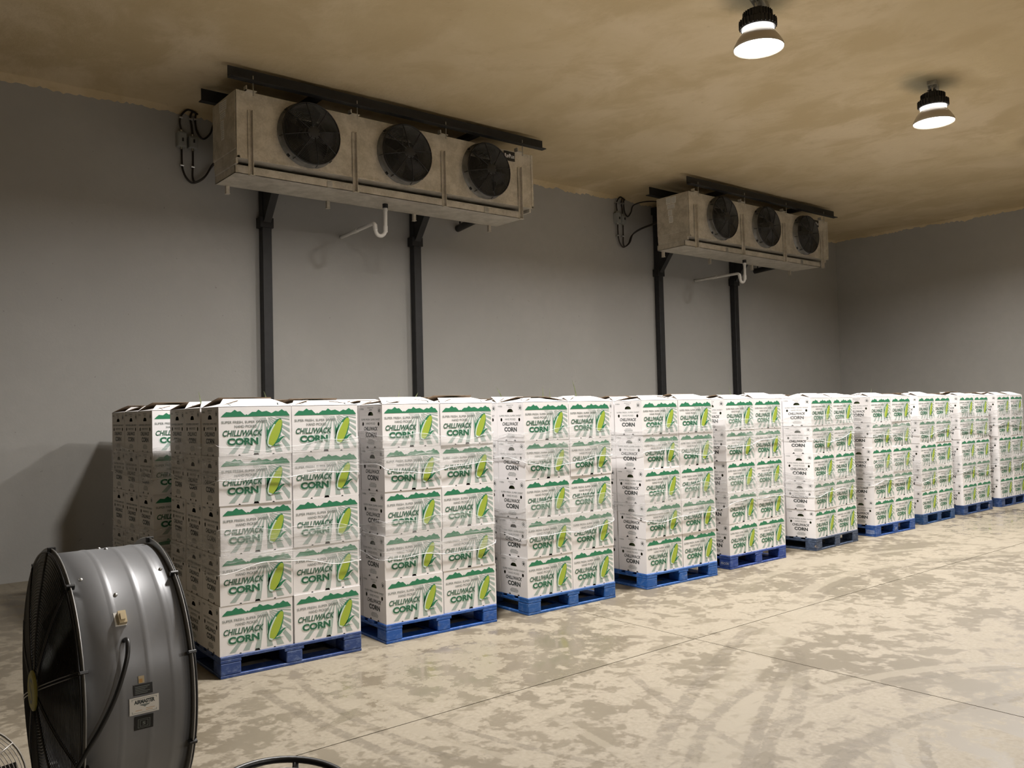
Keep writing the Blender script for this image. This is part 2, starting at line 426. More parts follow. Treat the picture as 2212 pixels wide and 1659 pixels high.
def fill2d(loops):
    bm = bmesh.new()
    for lp in loops:
        vs_ = [bm.verts.new((a, b, 0)) for a, b in lp]
        for i in range(len(vs_)): bm.edges.new((vs_[i], vs_[(i+1) % len(vs_)]))
    bmesh.ops.triangle_fill(bm, use_beauty=True, use_dissolve=False, edges=bm.edges[:])
    bm.verts.index_update()
    out = [(v.co.x, v.co.y) for v in bm.verts], [tuple(v.index for v in f.verts) for f in bm.faces]
    bm.free(); return out

# ------------------------------------------------------------------ corn cartons
BW, BD, BH = 0.503, 0.370, 0.327
def half_hole(cx, r, n=7, asp=1.0):   # notch rising from the bottom edge, points left to right
    return [(cx - r*math.cos(PI*k/(n-1)), r*asp*math.sin(PI*k/(n-1))) for k in range(n)]
def oval(cx, cy, rx, ry, n=14): return [(cx + rx*math.cos(2*PI*k/n), cy + ry*math.sin(2*PI*k/n)) for k in range(n)]
def carton_mesh(name, open_top):
    mb = MB()
    W, D, H = BW, BD, BH
    # front with punched notches along the bottom
    bot = half_hole(-0.115, 0.008) + half_hole(0.0, 0.019) + half_hole(0.12, 0.008)
    vs_, fs = fill2d([[(-W/2, 0)] + bot + [(W/2, 0), (W/2, H), (-W/2, H)]])
    mb.add([(a, -D/2, b) for a, b in vs_], fs)
    mb.add([(a, D/2, b) for a, b in vs_], fs)
    # fan-side end: hand hole, two round vents, two notches (a runs rear to front seen from outside)
    hand = [(-0.040, H*0.755), (0.040, H*0.755), (0.040, H*0.785), (0.030, H*0.825), (0.012, H*0.845), (-0.012, H*0.845), (-0.030, H*0.825), (-0.040, H*0.785)]
    bot2 = half_hole(-0.060, 0.014) + half_hole(0.060, 0.014)
    vs_, fs = fill2d([[(-D/2, 0)] + bot2 + [(D/2, 0), (D/2, H), (-D/2, H)], hand, oval(-0.125, H*0.56, 0.013, 0.015), oval(0.125, H*0.56, 0.013, 0.015)])
    mb.add([(-W/2, -a, b) for a, b in vs_], fs)
    mb.add([(W/2, a, b) for a, b in vs_], fs)
    mb.add([(-W/2,-D/2,0),(W/2,-D/2,0),(W/2,D/2,0),(-W/2,D/2,0)], [(3,2,1,0)])
    if not open_top: mb.add([(-W/2,-D/2,H),(W/2,-D/2,H),(W/2,D/2,H),(-W/2,D/2,H)], [(0,1,2,3)])
    # dark husk fill well inside the walls, so the holes look into the load
    i = 0.02; mb.box(-W/2+i, W/2-i, -D/2+i, D/2-i, 0.03, H-0.04, 1)
    return mb.mesh(name, [M_white, M_husk])
M_husk = simple('corn_husk', (0.05, 0.075, 0.02), 0.7, var=0.6, vscale_=30)

def front_print_mesh():
    W, H = BW, BH
    P = Print(lambda u, v, l: ((u-0.5)*W, -BD/2 - 0.0006 - 0.0003*l, H*(1-v)))
    # 0 green, 1 dark green, 2 grey, 3 rays, 4 mint, 5 cob, 6 kernels, 7 white
    # field rows fanning out from under the mountains
    vp = (0.615, 0.17)
    def wedge(p, q, t0):
        a0 = (vp[0] + (p[0]-vp[0])*t0, vp[1] + (p[1]-vp[1])*t0); b0 = (vp[0] + (q[0]-vp[0])*t0, vp[1] + (q[1]-vp[1])*t0)
        P.poly([a0, p, q, b0], 0, 3)
    vb = 0.955
    for (u0, u1) in ((0.125, 0.205), (0.305, 0.39), (0.465, 0.545), (0.635, 0.715), (0.775, 0.87)):
        wedge((u0, vb), (u1, vb), 0.055/(vb-vp[1]))
    for (v0, v1) in ((0.215, 0.235), (0.265, 0.295), (0.35, 0.415), (0.48, 0.555), (0.62, 0.72)):
        t = max(0.16, 0.042/max(0.02, (v0-vp[1]))); wedge((0.975, v0), (0.975, v1), min(t, 0.45))
    P.poly([(0.615+0.36*0.17, 0.17+0.66*0.17), (0.975, 0.83), (0.975, 0.93), (0.955, vb), (0.615+0.34*0.17, 0.17+0.78*0.17)], 0, 3)
    # thin rows up close to the horizon
    for k in range(9):
        a = R(172 - k*10.5); P.poly([(0.615 + 0.05*math.cos(a), 0.205 + 0.012*math.sin(a)), (0.615 + 0.16*math.cos(a), 0.205 + 0.12*math.sin(a)), (0.615 + 0.16*math.cos(a+0.05), 0.205 + 0.12*math.sin(a+0.05))], 0, 3)
    # mountains
    prof = [(0.03, .0), (0.055, .04), (0.10, .10), (0.145, .092), (0.165, .09), (0.215, .145), (0.25, .105), (0.29, .115), (0.34, .045), (0.355, .03), (0.373, .05), (0.39, .03), (0.45, .095), (0.505, .092), (0.537, .14), (0.585, .092), (0.65, .11), (0.72, .062), (0.775, .108), (0.815, .09), (0.865, .14), (0.90, .10), (0.93, .10), (0.975, .015), (0.975, .0)]
    base = 0.20
    vs_, fs = fill2d([[(u, h) for u, h in prof]])
    P.tris([(u, base - h) for u, h in vs_], fs, 1, 0)
    # wording
    P.text('SUPER FRESH, SUPER SWEET', 0.035, 0.655, 0.285, 0.345, 2, 2, 0.016)
    P.text('HAND PICKED', 0.21, 0.51, 0.372, 0.428, 2, 2, 0.016)
    P.text('CHILLIWACK', 0.05, 0.59, 0.475, 0.600, 3, 1, 0.030, 0.28)
    P.text('CORN', 0.100, 0.540, 0.625, 0.795, 2, 4, 0.085)
    P.text('CORN', 0.110, 0.530, 0.637, 0.783, 4, 8, 0.048)
    # cob: axis from the base (low) to the tip
    bu, bv, tu, tv = 0.688, 0.825, 0.848, 0.265
    ax = ((tu-bu)*W, (bv-tv)*H); Lc = math.hypot(*ax); d = (ax[0]/Lc, ax[1]/Lc); nrm = (d[1], -d[0])
    def c2(s, t):   # s along the cob 0..1, t sideways in metres (right of the cob positive)
        x = bu*W + d[0]*Lc*s + nrm[0]*t; y = (1-bv)*H + d[1]*Lc*s + nrm[1]*t
        return (x/W, 1 - y/H)
    def wid(s): return 0.034*(math.sin(PI*min(1, max(0, s*0.5 + 0.30 if s > 0.4 else (0.5*(s/0.4)**0.55))))**0.9) if True else 0
    def wid(s):
        return 0.0345*max(0.0, 1-((s-0.40)/0.615)**2)**0.55 if s > 0.40 else 0.0345*max(0.0, 1-((0.40-s)/0.44)**2)**0.55
    n = 18; sl = [i/n*1.03 - 0.03 for i in range(n+1)]
    def outline(grow, shift=0.0, lo=-0.03, hi=1.0):
        ss = [lo + (hi-lo)*i/n for i in range(n+1)]
        return [c2(s, wid(s)*grow + shift) for s in ss] + [c2(s, -wid(s)*grow + shift) for s in reversed(ss)]
    for (o, l, mi) in ((outline(1.36, -0.002, -0.05, 1.016), 5, 7), (outline(1.24, -0.003, -0.045, 1.012), 6, 0), (outline(1.0, -0.003, -0.02, 0.75), 7, 4), (outline(0.84, 0.002, 0.04, 0.972), 8, 5)):
        vs_, fs = fill2d([o]); P.tris(vs_, fs, l, mi)
    for r_ in range(22):
        for c_ in range(-4, 5):
            s = 0.10 + r_*0.037; t = c_*0.0062
            if abs(t) > wid(s)*0.82 - 0.002 or (r_ + c_) % 2: continue
            q = [c2(s-0.012, t-0.0020), c2(s-0.012, t+0.0020), c2(s+0.012, t+0.0020), c2(s+0.012, t-0.0020)]
            P.poly(q, 9, 6)
    def leaf(pts_w, l, mi):
        lf = [c2(s, t-w_) for s, t, w_ in pts_w]; rt = [c2(s, t+w_) for s, t, w_ in pts_w]
        for i in range(len(pts_w)-1): P.poly([lf[i], rt[i], rt[i+1], lf[i+1]], l, mi)
    for (grow, l, mi) in ((1.6, 4, 7), (1.0, 6, 0)):
        leaf([(0.10, 0.020, .006*grow), (0.25, 0.042, .0105*grow), (0.38, 0.052, .009*grow), (0.48, 0.066, .006*grow), (0.52, 0.088, .0006)], l, mi)
        leaf([(0.03, 0.012, .005*grow), (0.10, 0.038, .009*grow), (0.16, 0.060, .007*grow), (0.20, 0.086, .0006)], l, mi)
        leaf([(0.14, -0.034, .005*grow), (0.40, -0.046, .0075*grow), (0.57, -0.046, .005*grow), (0.72, -0.053, .0006)], l, mi)
        leaf([(0.26, -0.042, .005*grow), (0.46, -0.060, .0062*grow), (0.60, -0.071, .0006)], l, mi)
    return P.mb.mesh('front_print', [M_green, M_dgreen, M_gray, M_ray, M_mint, M_cob, M_kern, M_white, M_corn])

def side_print_mesh():
    D, H = BD, BH
    P = Print(lambda u, v, l: (-BW/2 - 0.0006 - 0.0003*l, -(u-0.5)*D, H*(1-v)))
    P.text('V10026', 0.035, 0.20, 0.065, 0.105, 0, 0, 0.01)
    P.text('PRODUCT OF', 0.37, 0.62, 0.045, 0.078, 0, 0, 0.006)
    P.text('CANADA', 0.43, 0.57, 0.095, 0.128, 0, 0, 0.006)
    P.text('SUPER FRESH, SUPER SWEET', 0.09, 0.91, 0.315, 0.365, 0, 0, 0.008)
    P.text('HAND PICKED', 0.30, 0.70, 0.405, 0.455, 0, 0, 0.008)
    P.text('CHILLIWACK', 0.20, 0.80, 0.505, 0.595, 0, 1, 0.028, 0.28)
    P.text('CORN', 0.27, 0.74, 0.635, 0.755, 0, 1, 0.045)
    # illegible small lines under the name
    for k, (a, b) in enumerate(((0.40, 0.60), (0.36, 0.65), (0.35, 0.66), (0.37, 0.64))):
        v = 0.815 + k*0.028; u = a; rr = random.Random(k)
        while u < b:
            wd = rr.uniform(0.015, 0.04); P.poly([(u, v), (min(b, u+wd), v), (min(b, u+wd), v+0.014), (u, v+0.014)], 0, 0); u += wd + 0.008
    # round five-petal stamp
    cu, cv = 0.875, 0.135
    ring = [(cu + 0.062*math.cos(2*PI*k/24), cv + 0.062*D/H*math.sin(2*PI*k/24)) for k in range(24)]
    ring2 = [(cu + 0.054*math.cos(2*PI*k/24), cv + 0.054*D/H*math.sin(2*PI*k/24)) for k in range(24)]
    for k in range(24):
        j = (k+1) % 24
        if 4 < k < 8: continue
        P.poly([ring[k], ring[j], ring2[j], ring2[k]], 0, 0)
    for k in range(5):
        a = -PI/2 + 2*PI*k/5; px_, py_ = cu + 0.022*math.cos(a), cv + 0.022*D/H*math.sin(a)
        P.poly([(px_ + 0.015*math.cos(2*PI*i/8), py_ + 0.015*D/H*math.sin(2*PI*i/8)) for i in range(8)], 0, 1)
    return P.mb.mesh('end_lettering', [M_gray, M_ink])

ME_box = carton_mesh('carton', False); ME_open = carton_mesh('open_carton', True)
ME_front = front_print_mesh(); ME_side = side_print_mesh()
# flaps of the top layer: hinged at the top edges, bulging over the ears
def flap_mesh(name, length, width, rise, cut, slots):
    mb = MB(); n = 5
    def P(s, t, th):   # s along the flap away from the hinge, t across
        return (t*width/2*(1 - cut*s), s*length, rise*math.sin(min(1, s*0.62)*PI*0.5)*1.15 + th)
    for th, mi in ((0.0, 1), (0.004, 0)):
        vs_ = [P(i/n, t, th) for i in range(n+1) for t in (-1, 1)]
        mb.add(vs_, [(2*i, 2*i+1, 2*i+3, 2*i+2) for i in range(n)], mi)
    vs_ = [P(1, -1, 0), P(1, 1, 0), P(1, 1, .004), P(1, -1, .004)]; mb.add(vs_, [(0, 1, 2, 3)], 2)
    for t in (-1, 1):
        vs_ = [P(i/n, t, th) for i in range(n+1) for th in (0, .004)]; mb.add(vs_, [(2*i, 2*i+1, 2*i+3, 2*i+2) for i in range(n)], 2)
    if slots:
        for sg in (-1, 1):
            a = [P(0.10, sg*0.70, .0046), P(0.10, sg*0.66, .0046), P(0.34, sg*0.78, .0046), P(0.34, sg*0.82, .0046)]; mb.add(a, [(0, 1, 2, 3)], 3)
            b = [P(0.34, sg*0.82, .0046), P(0.34, sg*0.60, .0046), P(0.38, sg*0.60, .0046), P(0.38, sg*0.82, .0046)]; mb.add(b, [(0, 1, 2, 3)], 3)
    return mb.mesh(name, [M_white, M_kraft, M_kraft, M_ink])
ME_flapF = [flap_mesh('flap', 0.175, BW*0.99, r_, c_, True) for r_, c_ in ((0.046, 0.34), (0.056, 0.26), (0.040, 0.42))]
ME_flapS = [flap_mesh('flap', 0.17, BD*1.0, r_, 0.55, False) for r_ in (0.036, 0.044, 0.030)]
ME_flapLow = flap_mesh('flap', 0.17, BD*0.98, 0.012, 0.1, False)

ORD = ['first', 'second', 'third', 'fourth', 'fifth', 'sixth', 'seventh', 'eighth', 'ninth', 'tenth']
LAY = ['bottom', 'second', 'third', 'fourth', 'top']
DEPTHN = ['front', 'middle', 'rear']
def place(o, base, x, y, z, a=0.0):
    M = Matrix.Translation(base[0]) @ Matrix.Rotation(base[1], 4, 'Z') @ Matrix.Translation((x, y, z)) @ Matrix.Rotation(a, 4, 'Z')
    o.location = M.to_translation(); o.rotation_euler = (0, 0, base[1] + a)
def make_stack(base, where, seed, shifts=(0,0,0,0,0), prints_front=True, group='cartons on the pallet'):
    rng = random.Random(seed)
    for lay in range(5):
        for dy in range(3):
            for cx in range(2):
                top = lay == 4
                lab = f"printed white corn carton, {'fan-side' if cx == 0 else 'far-side'} {DEPTHN[dy]}, {LAY[lay]} layer, {where}"
                b = link('corn_carton', ME_open if top else ME_box)
                tag(b, lab, 'carton', group)
                x = 0.008 + BW/2 + cx*(BW + 0.007) + rng.uniform(-.0025, .0025) + shifts[lay]
                y = 0.012 + BD/2 + dy*(BD + 0.006) + rng.uniform(-.002, .002) + (rng.uniform(-.006, 0.0) if dy == 0 else 0)
                place(b, base, x, y, 0.1425 + lay*(BH + 0.0012), R(rng.uniform(-.35, .35)))
                if dy == 0 and prints_front: link('front_print', ME_front, b)['kind'] = 'stuff'
                if cx == 0 and prints_front: link('end_lettering', ME_side, b)['kind'] = 'stuff'
                if top:
                    k = rng.randrange(3)
                    f = link('flap', ME_flapF[k], b, (0, -BD/2, BH)); f.rotation_euler = (R(rng.uniform(-2, 5)), 0, 0)
                    f = link('flap', ME_flapF[(k+1) % 3], b, (0, BD/2, BH)); f.rotation_euler = (R(rng.uniform(-2, 5)), 0, PI)
                    gape = (seed in (200, 260) and dy > 0) or rng.random() < 0.08
                    f = link('flap', ME_flapLow if gape else ME_flapS[k], b, (-BW/2, 0, BH-0.001)); f.rotation_euler = (R(rng.uniform(-1, 5)), 0, -PI/2)
                    f = link('flap', ME_flapS[(k+2) % 3], b, (BW/2, 0, BH-0.001)); f.rotation_euler = (R(rng.uniform(-1, 3)), 0, PI/2)

# ------------------------------------------------------------------ pallets
PW, PD = 1.02, 1.18
def bmesh_box(name, x, y, z, b=0.003): return MB().bbox(-x/2, x/2, -y/2, y/2, 0, z, b).mesh(name, M_pallet)
ME_deckW = bmesh_box('deck_board', PW, 0.14, 0.021); ME_deckN = bmesh_box('deck_board', PW, 0.098, 0.021)
ME_str = bmesh_box('stringer_board', 0.14, PD, 0.021); ME_blk = bmesh_box('block', 0.138, 0.142, 0.078, 0.005); ME_blkm = bmesh_box('block', 0.115, 0.142, 0.078, 0.005)
ME_botX = bmesh_box('bottom_board', PW, 0.14, 0.020); ME_botY = bmesh_box('bottom_board', 0.14, PD-0.285, 0.020)
def make_pallet(base, label, colr, group, marks=None):
    t = thing('pallet', label, 'pallet', base[0], base[1], group)
    def part(name, me, x, y, z):
        o = link(name, me, t, (x, y, z)); o.color = (*colr, 1); return o
    for x in (PW/2,): 
        part('bottom_board', ME_botX, x, 0.07, 0); part('bottom_board', ME_botX, x, PD-0.07, 0)
    for x in (0.07, PW/2, PW-0.07): part('bottom_board', ME_botY, x, PD/2, 0.0)
    blocks = []
    for iy, y in enumerate((0.071, PD/2, PD-0.071)):
        for ix, x in enumerate((0.069, PW/2, PW-0.069)): blocks.append(part('block', ME_blkm if ix == 1 else ME_blk, x, y, 0.0205))
    for x in (0.07, PW/2, PW-0.07): part('stringer_board', ME_str, x, PD/2, 0.099)
    ys = [0.07, 0.245, 0.40, PD/2, PD-0.40, PD-0.245, PD-0.07]
    for i, y in enumerate(ys): part('deck_board', ME_deckW if i in (0, 6) else ME_deckN, PW/2, y, 0.1205)
    if marks:
        for (bi, face, kind) in marks:
            if face == 'left': P = Print(lambda u, v, l: (-0.0696, -(u-0.5)*0.13, 0.078*(1-v)))
            else: P = Print(lambda u, v, l: ((u-0.5)*0.11, -0.0716, 0.078*(1-v)))
            if kind == 'lines':
                rr = random.Random(4)
                for k in range(3):
                    v = 0.25 + k*0.21; u = 0.06
                    while u < 0.9:
                        wd = rr.uniform(0.03, 0.11); P.poly([(u, v), (u+wd, v), (u+wd, v+0.10), (u, v+0.10)], 0, 0); u += wd + 0.025
            else: P.text(kind, 0.12 if face == 'left' else 0.25, 0.88 if face == 'left' else 0.72, 0.36, 0.66, 0, 0, 0.02)
            P.mb.build('stencil', M_pale_ink, blocks[bi])
    return t

# ------------------------------------------------------------------ stretch film
def make_film(base, label, seed, zbands=(1.40, 0.77)):
    rng = random.Random(seed); mb = MB()
    x0, x1, y0, y1 = -0.004, 2*BW + 0.028, -0.008, 3*BD + 0.034
    r = 0.02
    per = []
    def seg(a, b, n):
        for i in range(n): per.append((a[0] + (b[0]-a[0])*i/n, a[1] + (b[1]-a[1])*i/n))
    seg((x0+r, y0), (x1-r, y0), 34); seg((x1-r, y0), (x1, y0+r), 3); seg((x1, y0+r), (x1, y1-r), 30); seg((x1, y1-r), (x1-r, y1), 3)
    seg((x1-r, y1), (x0+r, y1), 24); seg((x0+r, y1), (x0, y1-r), 3); seg((x0, y1-r), (x0, y0+r), 34); seg((x0, y0+r), (x0+r, y0), 3)
    n = len(per); ccx, ccy = (x0+x1)/2, (y0+y1)/2
    M = Matrix.Translation(base[0]) @ Matrix.Rotation(base[1], 4, 'Z')
    for zc in zbands:
        ph = [rng.uniform(0, 6.28) for _ in range(6)]; am = [rng.uniform(0.6, 1.2) for _ in range(4)]
        hi = []; lo = []
        for i in range(n):
            t = 2*PI*i/n
            hi.append(zc + 0.135 + 0.035*am[0]*math.sin(2*t+ph[0]) + 0.016*am[1]*math.sin(5*t+ph[1]) + 0.006*math.sin(13*t+ph[4]))
            lo.append(zc - 0.115 + 0.035*am[2]*math.sin(2*t+ph[2]) + 0.018*am[3]*math.sin(4*t+ph[3]) + 0.006*math.sin(11*t+ph[5]))
        rows = 9; vs_ = []
        for j in range(rows):
            for i in range(n):
                x, y = per[i]; z = lo[i] + (hi[i]-lo[i])*j/(rows-1)
                o = 0.0015*math.sin(z*70 + i*0.35 + ph[0]) + 0.0012*math.sin(z*150 - i*0.6)
                dx = 1 if x >= x1-1e-6 else (-1 if x <= x0+1e-6 else 0); dy = 1 if y >= y1-1e-6 else (-1 if y <= y0+1e-6 else 0)
                vs_.append(Vector((x + dx*o, y + dy*o, z)))
        mb.add(vs_, [(j*n+i, j*n+(i+1) % n, (j+1)*n+(i+1) % n, (j+1)*n+i) for j in range(rows-1) for i in range(n)], 0)
        # rolled edges
        for edge, rad in ((hi, 0.0011), (lo, 0.0024)):
            mb.tube([Vector((per[i][0], per[i][1], edge[i])) for i in range(n)], [rad*(0.7 + 0.6*abs(math.sin(i*0.7+ph[1]))) for i in range(n)], 5, 1, closed=True)
    o = mb.build('stretch_film', [M_film, M_rope], None, True)
    o.location = base[0]; o.rotation_euler = (0, 0, base[1])
    return tag(o, label, 'plastic film', 'clear film round the stacks')

# front row: (x, y) of each pallet's front corner nearest the fan, turn in degrees, paint
B1, B2, B3, B4, B5 = (0.022, 0.055, 0.20), (0.010, 0.085, 0.36), (0.012, 0.095, 0.34), (0.014, 0.10, 0.37), (0.012, 0.045, 0.22)
STACKS = [((2.055, 5.60), -2.2, B1), ((3.290, 5.575), -2.0, B2), ((4.612, 5.50), -1.2, B3), ((6.069, 5.49), -2.0, B4), ((7.408, 5.535), 0.0, (0.012, 0.05, 0.26)),
          ((9.020, 5.52), 2.5, (0.035, 0.055, 0.10)), ((10.462, 5.56), -1.0, (0.014, 0.07, 0.28)), ((11.908, 5.63), 1.0, (0.012, 0.06, 0.18)), ((13.285, 5.67), 0.0, (0.016, 0.05, 0.16)), ((14.62, 5.66), 0.0, (0.014, 0.045, 0.15))]
PTONE = ['dark blue', 'bright blue', 'blue', 'light blue', 'deep blue', 'grey-blue weathered', 'navy-stencilled blue', 'teal-blue', 'dusky blue', 'darkest blue']
for k, ((x, y), a, c) in enumerate(STACKS):
    base = (Vector((x, y, 0)), R(a))
    marks = {4: [(0, 'left', 'PECOS')], 6: [(0, 'left', 'lines'), (1, 'front', 'CP')]}.get(k)
    make_pallet(base, f"{PTONE[k]} wooden block pallet under the {ORD[k]} carton stack from the drum fan", c, 'blue pallets along the aisle', marks)
    rng = random.Random(100+k); sh = [rng.uniform(-.006, .006) for _ in range(5)]
    make_stack(base, f"{ORD[k]} pallet from drum fan", 200+k, sh, group='corn cartons on the aisle pallets')
    make_film(base, f"clear stretch film wrapped round the {ORD[k]} carton stack from the drum fan", 300+k, (1.40 + rng.uniform(-.03, .03), 0.77 + rng.uniform(-.04, .04)))
base = (Vector((2.03, 6.93, 0)), R(0.5))
make_pallet(base, 'blue wooden block pallet behind the first stack, against the wall side', B1, 'blue pallets behind the aisle row')
make_stack(base, 'on pallet behind first stack', 260, group='corn cartons on the back pallet')
make_film(base, 'clear stretch film round the back stack half hidden behind the first stack', 360, (1.36, 0.72))

base = (Vector((2.40, 8.98, 0)), R(-9))
make_pallet(base, 'blue wooden block pallet close to the wall, hidden behind the back stack', B1, 'blue pallets behind the aisle row')
make_stack(base, 'hidden pallet near wall', 270, prints_front=False, group='corn cartons on the hidden pallet near the wall')

# husk leaves poking out of open cartons
M_leaf = simple('dry_husk_leaf', (0.10, 0.12, 0.05), 0.7, var=0.4, vscale_=20)
def husk_leaf(x, y, z0, h, lean, seed, label):
    rng = random.Random(seed); mb = MB(); n = 6; vs_ = []
    for i in range(n+1):
        t = i/n; wd = 0.009*(1-t)**0.7 + 0.0008
        cx = lean[0]*t*t; cy = lean[1]*t*t
        for sx, sy in ((-wd, 0), (0, -0.004*(1-t)), (wd, 0)): vs_.append((cx + sx, cy + sy, h*t))
    mb.add(vs_, [(3*i+j, 3*i+j+1, 3*i+j+4, 3*i+j+3) for i in range(n) for j in (0, 1)])
    o = mb.build('husk_leaf', M_leaf, None, True); o.location = (x, y, z0); o.rotation_euler = (0, 0, R(rng.uniform(-30, 30)))
    tag(o, label, 'leaf', 'corn husk leaves poking from open cartons')
LV = [(2.20, 6.30, .10, (-.03, 0), 'thin dry husk leaf rising behind the first stack, fan side'), (2.56, 5.95, .09, (-.03, 0), 'pale husk wisp between the two front cartons of the first stack'),
      (3.80, 6.18, .11, (.04, 0), 'husk leaf bending above the middle of the second stack'), (3.93, 6.15, .08, (.05, 0), 'short husk leaf at the far side of the second stack'),
      (4.96, 6.20, .13, (-.07, 0), 'slanting husk leaf above the fan side of the third stack'), (5.36, 6.10, .13, (.0, 0), 'upright husk leaf in the middle of the third stack'),
      (5.47, 6.12, .11, (-.01, 0), 'shorter upright husk leaf just beyond the middle of the third stack'), (5.52, 5.80, .18, (-.05, 0), 'tallest husk leaf standing at the far side of the third stack'),
      (8.10, 6.18, .07, (.08, 0), 'small drooping husk leaf over the fifth stack, fan side'), (8.36, 6.15, .13, (-.05, 0), 'slim husk leaf crossing the fourth steel post above the fifth stack'), (8.36, 5.78, .09, (0, 0), 'short husk spike above the far side of the fifth stack'),
      (11.2, 5.95, .10, (.03, 0), 'dark husk leaf above the seventh stack')]
for i, (x, y, h, ln, lab) in enumerate(LV): husk_leaf(x, y, 1.735, h + 0.075, ln, i, lab)

# ------------------------------------------------------------------ evaporators
def make_evaporator(dx, where, tagw):
    t = thing('evaporator', f'long galvanised ceiling evaporator with three fans, {where}', 'evaporator', (dx, 0, 0), 0, 'evaporators')
    x0, x1, y0, y1, z0, z1 = 3.56, 7.82, 9.0, 9.69, 4.56, 5.31
    FX = [4.384 + 0.02, 5.676 + 0.015, 6.963 + 0.01]; FZ, FR = 4.95, 0.352
    mb = MB()
    vs_, fs = fill2d([[(x0, z0), (x1, z0), (x1, z1), (x0, z1)]] + [oval(fx, FZ, FR, FR, 40) for fx in FX])
    mb.add([(a, y0, b) for a, b in vs_], fs)
    mb.add([(x0,y0,z1),(x1,y0,z1),(x1,y1,z1),(x0,y1,z1)], [(0,1,2,3)])
    mb.add([(x0,y0,z0),(x1,y0,z0),(x1,y1,z0),(x0,y1,z0)], [(3,2,1,0)])
    mb.add([(x1,y0,z0),(x1,y1,z0),(x1,y1,z1),(x1,y0,z1)], [(0,1,2,3)]); mb.add([(x0,y0,z0),(x0,y1,z0),(x0,y1,z1),(x0,y0,z1)], [(3,2,1,0)])
    mb.box(x0-0.004, x0+0.03, y0-0.006, y0, z0, z1); mb.box(x1-0.03, x1+0.004, y0-0.006, y0, z0, z1); mb.box(x0, x1, y0-0.006, y0, z0-0.004, z0+0.022)
    mb.build('casing', M_galv, t)
    MB().box(x0+0.02, x1-0.02, y1-0.25, y1-0.2, z0+0.02, z1-0.02).build('coil', M_dark, t)
    e = MB().bbox(x0-0.012, x0, y0+0.02, y1, z0+0.10, z1, 0.004).build('end_panel', M_galv, t)
    # stickers on the end panel: (y0, y1, z0, z1)
    for i, (a, b, c, d) in enumerate(((9.26, 9.36, 5.17, 5.28), (9.37, 9.475, 5.17, 5.29), (9.29, 9.455, 5.085, 5.16), (9.35, 9.44, 4.97, 5.07), (9.335, 9.425, 4.845, 4.96))):
        s = MB().box(x0-0.0136, x0-0.0124, a, b, c, d).build('sticker', M_paper, e)
        lines = MB()
        for k in range(4):
            zz = d - 0.02 - k*0.022
            if zz < c + 0.01: break
            lines.box(x0-0.0142, x0-0.0138, a+0.012, b-0.012-0.01*(k % 2), zz-0.004, zz)
        lines.build('print_lines', M_gray, s)
    MB().box(x0+0.005, x0+0.03, y0+0.05, y1, z0-0.05, z0).box(x1-0.03, x1-0.005, y0+0.05, y1, z0-0.05, z0).build('skirt', M_galv, t)
    mb = MB(); px0, px1, py0, py1, pz0, pz1 = 3.585, 7.735, 9.13, 9.73, 4.425, 4.515
    mb.box(px0, px1, py0, py1, pz0, pz0+0.006); mb.box(px0, px1, py0, py0+0.006, pz0, pz1); mb.box(px0, px1, py1-0.006, py1, pz0, pz1); mb.box(px0, px0+0.006, py0, py1, pz0, pz1); mb.box(px1-0.006, px1, py0, py1, pz0, pz1)
    mb.box(px0, px1, py0-0.012, py0, pz1-0.006, pz1)
    pan = mb.build('drain_pan', M_galv, t)
    for xx in (4.70, 7.05): MB().box(xx, xx+0.07, py0-0.006, py0-0.0005, pz0, pz1-0.012).build('joint_clip', M_steel, pan)
    for i in range(4):
        hx = 3.722 + 1.287*i
        h = MB().box(hx, hx+0.006, y0-0.052, y0-0.007, 4.375, 5.10).box(hx-0.04, hx+0.006, y0-0.013, y0-0.007, 4.375, 5.10).box(hx-0.04, hx+0.02, y0-0.055, y0-0.006, 4.370, 4.376).build('hanger_angle', M_galv, t)
        for zz in (4.52, 4.60): MB().lathe([(0.009, 0), (0.009, 0.008), (0.0, 0.010)], 8, 0, Matrix.Translation((hx+0.006, y0-0.03, zz)) @ Matrix.Rotation(PI/2, 4, 'Y')).build('bolt', M_steel, h)
        MB().box(hx-0.02, hx+0.02, 9.70, 9.74, 4.335, 4.60).box(hx-0.024, hx+0.024, 9.69, 9.745, 4.330, 4.336).build('rear_hanger', M_galv, t)
        h = MB().box(hx-0.07, hx+0.05, y0-0.05, y0+0.12, z1, z1+0.008).box(hx-0.07, hx-0.06, y0-0.05, y0+0.02, z1-0.0, z1+0.05).build('top_bracket', M_galv, t)
        MB().tube([(hx, 8.925, z1-0.06), (hx, 8.925, z1+0.16)], 0.006, 6).build('threaded_rod', M_steel, h)
    # fans
    for fi, fx in enumerate(FX):
        Mf = Matrix.Translation((fx, y0, FZ)) @ Matrix.Rotation(PI/2, 4, 'X')      # local z -> out of the casing (-y)
        mb = MB()
        mb.lathe([(FR+0.028, 0.0), (FR+0.022, 0.012), (FR+0.006, 0.02), (FR+0.004, 0.085), (FR+0.012, 0.098), (FR-0.004, 0.100), (FR-0.008, 0.09), (FR-0.008, -0.16), (FR-0.02, -0.17)], 48, 0, Mf)
        sh = mb.build('fan_shroud', M_galvdark, t, True)
        mb = MB()
        for k in range(19):
            rr = 0.075 + k*(FR-0.075)/18; mb.torus(rr, 0.0026 if k < 18 else 0.010, 0.105 + 0.05*(1-(rr/FR)**2), 40, 4, 1 if k < 18 else 0, Mf)
